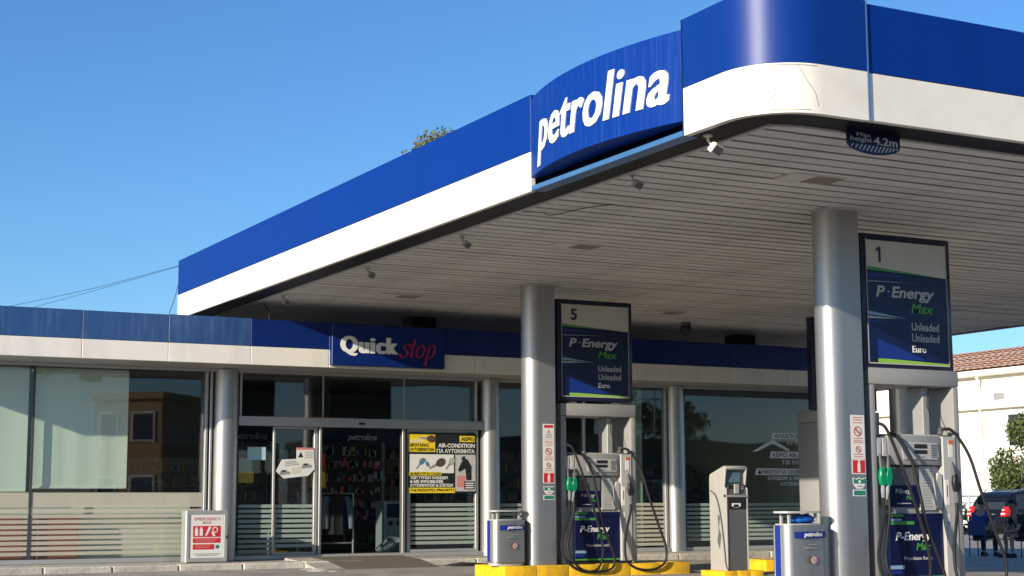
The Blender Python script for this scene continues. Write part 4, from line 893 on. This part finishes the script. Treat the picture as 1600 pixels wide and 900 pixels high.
# ================================================================== BACKGROUND RIGHT
def tree(name, label, loc, h, crown_c, crown_r, m1, m2, n, seed, leaf=.22, trunk_r=.14, group=None, clumps=22):
    rnd = random.Random(seed); t = thing(name, label, 'tree', loc, group)
    b = MB(); cz = crown_c
    b.tube([(0, 0, -.3), (.05, .03, cz*.3), (-.03, .05, cz*.62), (0, 0, cz)], [trunk_r, trunk_r*.8, trunk_r*.6, trunk_r*.4], M_bark, 10)
    cl = []
    for i in range(clumps):
        while True:
            v = Vector((rnd.uniform(-1, 1), rnd.uniform(-1, 1), rnd.uniform(-1, 1)))
            if .25 < v.length < 1: break
        cl.append((Vector((v.x*crown_r[0], v.y*crown_r[1], cz+v.z*crown_r[2])), rnd.uniform(.22, .42)*min(crown_r)))
    for c, r in cl[:16]:
        s_ = Vector((0, 0, cz*rnd.uniform(.45, .85))); mid = s_.lerp(c, .5)+Vector((0, 0, .1*crown_r[2]))
        b.tube([s_, mid, c], [trunk_r*.32, trunk_r*.2, trunk_r*.06], M_bark, 6)
    b.build('trunk', t)
    b = MB(); k1, k2_ = b.mi(m1), b.mi(m2)
    for i in range(n):
        c, r = cl[rnd.randrange(len(cl))]
        v = Vector((rnd.gauss(0, 1), rnd.gauss(0, 1), rnd.gauss(0, .8))); v = v.normalized()*r*(rnd.random()**.45)
        p = c+v; a = Vector((rnd.gauss(0, 1), rnd.gauss(0, 1), rnd.gauss(0, .7))).normalized(); q = a.cross(Vector((rnd.gauss(0, 1), rnd.gauss(0, 1), rnd.gauss(0, 1)))).normalized()
        s_ = leaf*rnd.uniform(.6, 1.3)
        f_ = b.bm.faces.new([b.bm.verts.new(p+a*s_*.5), b.bm.verts.new(p+q*s_*.22), b.bm.verts.new(p-a*s_*.5), b.bm.verts.new(p-q*s_*.22)]); f_.material_index = k1 if rnd.random() < .65 else k2_
    me = bpy.data.meshes.new('crown'); b.bm.to_mesh(me); b.bm.free()
    for m in b.mats: me.materials.append(m)
    o = bpy.data.objects.new('crown', me); COL.objects.link(o); o.parent = t
    return t
tree('tree', 'tall olive green tree whose tips show above the canopy edge', (21.8, 45, 0), 13, 10.6, (1.45, 1.45, 2.4), M_leaf_dry, M_leaf, 9000, 11, .13, .3, clumps=30)
tree('tree', 'bright green leafy tree in front of the cream house at the right edge', (52.2, 48.2, -.25), 4.6, 2.75, (3.3, 2.5, 2.3), M_leaf, M_leaf_dk, 34000, 12, .2, .16, clumps=40)

# house
hs = thing('cream_house', 'sunlit cream two storey house with terracotta roof behind the forecourt', 'house')
HX, HZ = 60, -.3
b = MB(); b.box(HX, HX+12, 38, 92, HZ, 7.45, M_cream); b.build('wall', hs)
b = MB(); b.box(HX-.55, HX+12.5, 37.5, 92.5, 7.45, 7.75, M_cream, .05); b.build('cornice', hs)
b = MB(); b.box(HX-.35, HX-.002, 38, 92, 5.75, 5.95, M_cream, .04); b.build('ledge', hs)
nC = 9; rid = None
for i in range(nC):
    for sgn in (0, 1):
        pts = []; b = MB(); k = b.mi(M_tile); x0 = HX-.65+(6.65)*i/nC; x1 = HX-.65+6.65*(i+1)/nC+.06; z0 = 7.76+(1.75)*i/nC+.05; z1 = 7.76+1.75*(i+1)/nC
        if sgn: x0, x1 = 2*(HX+6)-x0, 2*(HX+6)-x1
        n = 220; ya, yb = 37.3, 92.7; prev = None
        for j in range(n+1):
            yv = ya+(yb-ya)*j/n; wv = .05*(j % 2)
            c = (b.bm.verts.new((x0, yv, z0+wv)), b.bm.verts.new((x1, yv, z1+wv)))
            if prev: f_ = b.bm.faces.new((prev[0], c[0], c[1], prev[1])); f_.material_index = k
            prev = c
        if sgn == 0 or i % 3 == 0 or True: b.build('tile_course', hs, smooth=0)
def house_window(y0, y1, z0, z1):
    b = MB(); b.box(HX-.06, HX-.003, y0, y1, z0, z1, M_rail, .02); fr = b.build('window', hs)
    b = MB(); w_ = (y1-y0-.2)/2
    for i in range(2): b.box(HX-.075, HX-.062, y0+.08+i*(w_+.04), y0+.08+i*(w_+.04)+w_, z0+.1, z1-.1, M_carglass)
    b.build('pane', fr)
    b = MB(); b.box(HX-.2, HX-.0775, y0-.1, y1+.1, z0-.12, z0-.002, M_cream, .02); b.build('sill', fr)
for yc in (42, 46.5, 51, 54.6, 58.6, 66, 70.5, 75, 79.5, 84): house_window(yc-.8, yc+.8, 3.75, 5.5); house_window(yc-.8, yc+.8, .6, 2.5)
b = MB(); b.tube([(HX-.12, 61.2, -.2), (HX-.12, 61.2, 6.9), (HX-.45, 61.0, 7.4)], .07, M_cream, 8); b.build('drainpipe', hs)
b = MB(); b.box(HX-.05, HX-.003, 59.6, 60.3, 6.2, 6.55, M_greypr, .01); b.build('vent', hs)

# rail fence
fn = thing('rail_fence', 'white pipe rail fence behind the dark parked car', 'fence')
FY = 47.0
for z in (1.27, 1.02):
    b = MB(); b.tube([(39, FY, z), (64, FY, z)], .045 if z > 1.2 else .03, M_rail, 8); b.build('rail', fn)
for i in range(13):
    b = MB(); b.box(39+i*2.05, 39.09+i*2.05, FY-.045, FY+.045, -.3, 1.3, M_rail); b.build('post', fn)
hd = thing('hedge', 'low dim green hedge behind the white rail fence', 'hedge', (50, 48.6, -.25)); b = MB(); rnd = random.Random(3); k = b.mi(M_leaf_dk)
for i in range(2600):
    p = Vector((rnd.uniform(-12, 12), rnd.uniform(-.4, .4), rnd.uniform(0, 1.15))); a = Vector((rnd.gauss(0, 1), rnd.gauss(0, 1), rnd.gauss(0, 1))).normalized()*.16; q = a.cross(Vector((rnd.gauss(0, 1), rnd.gauss(0, 1), 1))).normalized()*.08
    f_ = b.bm.faces.new([b.bm.verts.new(p+a), b.bm.verts.new(p+q), b.bm.verts.new(p-a), b.bm.verts.new(p-q)]); f_.material_index = k
b.build('foliage', hd, smooth=0)

# parked car (rear towards -X)
car = thing('parked_car', 'dark estate car parked behind the seated people, red tail lamp lit by sun', 'car', (40.0, 39.9, -.25))
CW, CLn = 1.82, 4.6
prof = [(0.0, .42), (.02, .75), (.10, .98), (.32, 1.42), (.55, 1.60), (1.2, 1.68), (2.4, 1.64), (2.75, 1.55), (3.45, 1.08), (4.3, .95), (4.55, .78), (4.6, .40), (4.4, .25), (.2, .25)]
b = MB(); ins = lambda z: 0 if z < .98 else (z-.98)*.22
bb = bmesh.new(); ringsL = []
for yy, side in ((0, 0), (CW, 1)):
    ringsL.append([bb.verts.new((px, (ins(pz) if side == 0 else CW-ins(pz)), pz)) for px, pz in prof])
nP = len(prof)
bb.faces.new(ringsL[0]); bb.faces.new(ringsL[1][::-1])
for i in range(nP): bb.faces.new((ringsL[0][i], ringsL[1][i], ringsL[1][(i+1) % nP], ringsL[0][(i+1) % nP]))
bmesh.ops.recalc_face_normals(bb, faces=bb.faces[:]); bmesh.ops.bevel(bb, geom=bb.edges[:], offset=.05, segments=2, affect='EDGES'); bb.verts.index_update(); b.merge(bb, M_carpaint); b.build('body', car, smooth=40)
def slab(name, pts, m, par=car):
    b = MB(); b.poly(pts, m); return b.build(name, par, smooth=0)
e = .012
b = MB(); b.poly([(.135-e, .2, 1.04), (.135-e, CW-.2, 1.04), (.32-e, CW-.27, 1.39), (.32-e, .27, 1.39)], M_carglass); b.build('rear_window', car)
for x0, x1, x2, x3 in ((.45, 1.15, 1.15, .62), (1.25, 2.15, 2.15, 1.25), (2.25, 3.05, 2.62, 2.25)):
    for s_ in (0, 1):
        pt = [(x0, 1.05), (x1, 1.05), (x2, 1.50 if x2 > 2.3 else 1.54), (x3, 1.54)]
        b = MB(); b.poly([(px, (ins(pz)-e if s_ == 0 else CW-ins(pz)+e), pz) for px, pz in pt], M_carglass); b.build('side_window', car)
for ya, yb in ((.0, .24), (CW-.24, CW)):
    b = MB(); b.prism([(-.02, .80), (.06, 1.0), (.14, 1.14), (.24, 1.14), (.2, .80)], 'y', ya-.015, yb+.015, M_tail, bev=.015); tl = b.build('tail_lamp', car)
    b = MB(); b.box(-.035, .0, ya+.03, yb-.03, .86, .92, M_tailw, .008); b.box(-.01, .03, ya+.05, yb-.06, 1.0, 1.04, M_tailw, .006); b.build('reverse_lamp', tl)
b = MB(); b.box(-.06, .2, .03, CW-.03, .38, .62, M_carpaint, .03); b.build('rear_bumper', car)
b = MB(); b.box(-.03, .0, .65, 1.17, .72, .83, M_posteryl, .004); b.build('number_plate', car)
b = MB(); b.box(-.035, .03, .5, CW-.5, .86, .89, M_steel, .004); b.build('chrome_strip', car)
b = MB(); [b.tube([(.6, y_, 1.60), (.75, y_, 1.70), (2.3, y_, 1.71), (2.5, y_, 1.62)], .02, M_steel, 6) for y_ in (.2, CW-.2)]; b.build('roof_rail', car)
for wx in (.85, 3.6):
    for wy in (.0, CW):
        b = MB(); b.tube([(wx, wy-.1, .32), (wx, wy+.1, .32)], .33, M_tyre, 24); wl = b.build('wheel', car)
        b = MB(); b.tube([(wx, wy-.108, .32), (wx, wy+.108, .32)], .2, M_steel, 18); b.build('rim', wl)

# people on chairs
def skin(name, nodes, edges, parent, m, sub=2, root=0):
    me = bpy.data.meshes.new(name); me.from_pydata([n_[:3] for n_ in nodes], edges, [])
    o = bpy.data.objects.new(name, me); COL.objects.link(o)
    md = o.modifiers.new('s', 'SKIN'); sv = me.skin_vertices[0].data
    for i, n_ in enumerate(nodes): sv[i].radius = (n_[3], n_[3]*(n_[4] if len(n_) > 4 else 1)); sv[i].use_root = i == root
    ss = o.modifiers.new('u', 'SUBSURF'); ss.levels = sub; ss.render_levels = sub
    bpy.context.view_layer.update(); dg = bpy.context.evaluated_depsgraph_get()
    m2 = bpy.data.meshes.new_from_object(o.evaluated_get(dg)); bpy.data.objects.remove(o); bpy.data.meshes.remove(me)
    m2.materials.clear(); m2.materials.append(m); m2.polygons.foreach_set('use_smooth', [True]*len(m2.polygons))
    if parent is None: return m2
    ob = bpy.data.objects.new(name, m2); COL.objects.link(ob); ob.parent = parent; return ob
def person(loc, rz, label, lean, shirt, shorts, bare, armfold):
    """seated, facing +Y locally, seat 0.45"""
    t = thing('person', label, 'person', loc, 'people seated at the far side', rz)
    S = .45; hip = (0, 0, S+.10); L = lean
    ch = (0, .30*math.sin(L), S+.10+.42*math.cos(L)); nk = (0, ch[1]+.12*math.sin(L), ch[2]+.14*math.cos(L)); hd_ = (0, nk[1]+.12*math.sin(L*.8)+.02, nk[2]+.14)
    wa = (0, .15*math.sin(L), S+.10+.2*math.cos(L))
    N_ = [hip+(.15, .8), wa+(.14, .75), ch+(.155, .65), nk+(.055,), hd_+(.09, 1.1), (0, hd_[1]+.01, hd_[2]+.10, .075)]
    E_ = [(0, 1), (1, 2), (2, 3), (3, 4), (4, 5)]
    bl, tips = [], []
    for s_ in (-1, 1):
        i = len(N_); kx = s_*.16
        N_ += [(s_*.10, .02, S+.06, .085), (kx, .42, S+.07, .062), (kx, .40-.02*s_, .28, .05), (kx, .40, .09, .036), (kx+s_*.02, .52, .04, .036)]
        E_ += [(0, i), (i, i+1), (i+1, i+2), (i+2, i+3), (i+3, i+4)]; bl.append(i)
        j = len(N_); sh = (s_*.19, ch[1]+.01, ch[2]+.03)
        if armfold: el = (s_*.24, ch[1]+.16, ch[2]-.24); wr = (s_*.12, ch[1]+.36, ch[2]-.22)
        else: el = (s_*.25, .27+.1*L, S+.18); wr = (s_*.13, .44, S+.16)
        N_ += [sh+(.058,), el+(.043,), wr+(.03,), (wr[0]-s_*.03, wr[1]+.06, wr[2]-.01, .032, .6)]
        E_ += [(2, j), (j, j+1), (j+1, j+2), (j+2, j+3)]; tips.append((N_[-1], s_, j))
    body = skin('body', N_, E_, t, M_skin)
    b = MB(); b.bm.from_mesh(body.data); b.mats.append(M_skin)
    for (hx, hy, hz, *_), s_, j in tips:
        for q in range(4):
            ox = s_*(.026-.017*q); ln = (.055, .07, .075, .065)[q]
            b.tube([(hx+ox, hy+.01, hz), (hx+ox, hy+.03+ln*.5, hz-.008), (hx+ox*.9, hy+.02+ln, hz-.035)], [.009, .008, .006], M_skin, 6)
        b.tube([(hx-s_*.02, hy-.03, hz), (hx-s_*.05, hy+.0, hz-.01), (hx-s_*.055, hy+.03, hz-.02)], [.01, .009, .007], M_skin, 6)
    fy, fz = hd_[1]+.095, hd_[2]+.02
    b.tube([(0, fy-.02, fz+.03), (0, fy+.022, fz-.01), (0, fy-.01, fz-.018)], [.008, .014, .01], M_skin, 6)
    for s_ in (-1, 1): b.sphere((s_*.034, fy-.012, fz+.03), .011, M_hair, n=8); b.sphere((s_*.088, hd_[1], fz+.005), .024, M_skin, (.4, .8, 1.2), 8)
    b.tube([(-.025, fy-.012, fz-.045), (0, fy-.004, fz-.045), (.025, fy-.012, fz-.045)], .006, M_redpale, 6)
    me = body.data; b.bm.to_mesh(me); b.bm.free(); me.materials.clear(); [me.materials.append(m) for m in b.mats]
    me.polygons.foreach_set('use_smooth', [True]*len(me.polygons))
    sN = [n_ for n_ in N_[:3]]; sN = [(p[0], p[1], p[2], p[3]+.022, (p[4] if len(p) > 4 else 1)) for p in sN] + [(nk[0], nk[1]-.03, nk[2]-.03, .075)]; sE = [(0, 1), (1, 2), (2, 3)]
    for (_, s_, j) in tips:
        a = N_[j]; c = N_[j+1]; k = len(sN); sN += [a[:3]+(.075,), tuple(a[q]*.35+c[q]*.65 for q in range(3))+(.064,)]; sE += [(2, k), (k, k+1)]
    skin('shirt', sN, sE, t, shirt)
    pN = [(0, -.0, S+.09, .165, .8)]; pE = []
    for i in bl:
        a, c, d = N_[i], N_[i+1], N_[i+2]; k = len(pN); pN += [a[:3]+(.102,), tuple(a[q]*.25+c[q]*.75 for q in range(3))+(.086,)]; pE += [(0, k), (k, k+1)]
        if not bare: pN += [(c[0], c[1]+.01, c[2]-.0, .078), (d[0], d[1], d[2], .066), (N_[i+3][0], N_[i+3][1], .13, .058)]; pE += [(k+1, k+2), (k+2, k+3), (k+3, k+4)]
    skin('trousers' if not bare else 'shorts', pN, pE, t, shorts)
    b = MB(); bb = bmesh.new(); bmesh.ops.create_uvsphere(bb, u_segments=16, v_segments=10, radius=.112)
    bmesh.ops.delete(bb, geom=[v for v in bb.verts if v.co.z < -.02 and v.co.y > -.03 or v.co.z < -.07 or (v.co.y > .07 and v.co.z < .05)], context='VERTS')
    for v in bb.verts: v.co = Vector((v.co.x*.92, v.co.y*1.08+hd_[1], v.co.z*1.1+hd_[2]+.06))
    bb.verts.index_update(); b.merge(bb, M_hair); b.build('hair', t, smooth=60)
    for i in bl:
        p = N_[i+3]; b = MB(); b.prism([(p[1]-.08, 0), (p[1]+.20, 0), (p[1]+.2, .04), (p[1]+.08, .095), (p[1]-.07, .10)], 'x', p[0]-.045, p[0]+.045, M_cloth_dk, bev=.015); b.build('shoe', t)
    return t
def chair(loc, rz, label, m):
    t = thing('chair', label, 'chair', loc, 'chairs of the seated people', rz)
    b = MB(); b.box(-.23, .23, -.22, .24, .40, .425, m, .012); b.build('seat', t)
    b = MB(); b.box(-.22, .22, -.26, -.225, .50, .84, m, .012); b.build('backrest', t)
    for sx in (-.2, .2):
        b = MB(); b.tube([(sx, .21, 0), (sx, .2, .40)], .015, m, 8); b.build('leg', t)
        b = MB(); b.tube([(sx, -.25, 0), (sx, -.21, .40), (sx, -.245, .84)], .015, m, 8); b.build('leg', t)
M_chair = mat('blue chair', (.02, .05, .16), .4)
chair((28.0, 28.75, -.25), R(-70), 'dark blue chair under the person in blue', M_chair); person((28.0, 28.75, -.25), R(-70), 'person in blue shirt with folded arms seated facing the forecourt', .12, M_shirt_blue, M_cloth_dk, False, True)
chair((28.42, 27.8, -.25), R(75), 'dark blue chair under the person in black at the right edge', M_chair); person((28.42, 27.8, -.25), R(75), 'person in dark clothes and shorts leaning forward at the right edge', .5, M_cloth_dk, M_cloth_dk, True, False)

# ================================================================== STREET BEHIND THE CAMERA (seen mirrored in the shop glass)
def block(name, label, x0, x1, y0, y1, h, m, floors, cols_, gable=False):
    t = thing(name, label, 'house', (x0, y0, 0)); W, D = x1-x0, y1-y0
    b = MB(); b.box(0, W, 0, D, -.3, h, m); b.build('wall', t)
    if gable: b = MB(); b.prism([(-.4, h+.002), (W/2, h+W*.22), (W+.4, h+.002)], 'y', -.4, D+.4, M_tile); b.build('roof', t)
    else: b = MB(); b.box(-.15, W+.15, -.15, D+.15, h+.002, h+.35, m, .03); b.build('parapet', t)
    for j in range(floors):
        for i in range(cols_):
            u = W*(i+.5)/cols_; z = .9+j*2.9
            b = MB(); b.box(u-.55, u+.55, D+.002, D+.06, z, z+1.4, M_rail, .02); fr = b.build('window', t)
            b = MB(); b.box(u-.45, u+.45, D+.061, D+.07, z+.1, z+1.3, M_carglass); b.build('pane', fr)
    return t
t = block('ochre_block', 'ochre apartment block across the street seen mirrored in the left glass', 19.8, 23.2, -24.5, -20, 5.7, M_ochre, 2, 2); t.rotation_euler.z = R(42)
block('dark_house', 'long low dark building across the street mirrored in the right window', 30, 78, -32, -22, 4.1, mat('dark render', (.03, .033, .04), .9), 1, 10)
tree('tree', 'dark tree behind the low dark building across the street', (54, -36, 0), 8, 6.0, (3.6, 2.5, 2.2), M_leaf_dk, M_leaf, 2600, 21, .4, .2, clumps=26)
tree('tree', 'slim dark tree behind the low dark building across the street', (58.5, -36, 0), 7.5, 5.6, (2.0, 2, 2.2), M_leaf_dk, M_leaf, 1600, 22, .4, .2, clumps=20)
t = thing('roof_antenna', 'thin television antenna on the low grey house across the street', 'antenna', (48.2, -24, 4.5))
b = MB(); b.tube([(0, 0, 0), (0, 0, 3.4)], .05, M_greypr, 6); b.build('mast', t); b = MB(); [b.tube([(-.9+.3*i, 0, 2.2+.5*i), (1.2-.2*i, 0, 2.2+.5*i)], .03, M_greypr, 5) for i in range(3)]; b.build('crossbar', t)
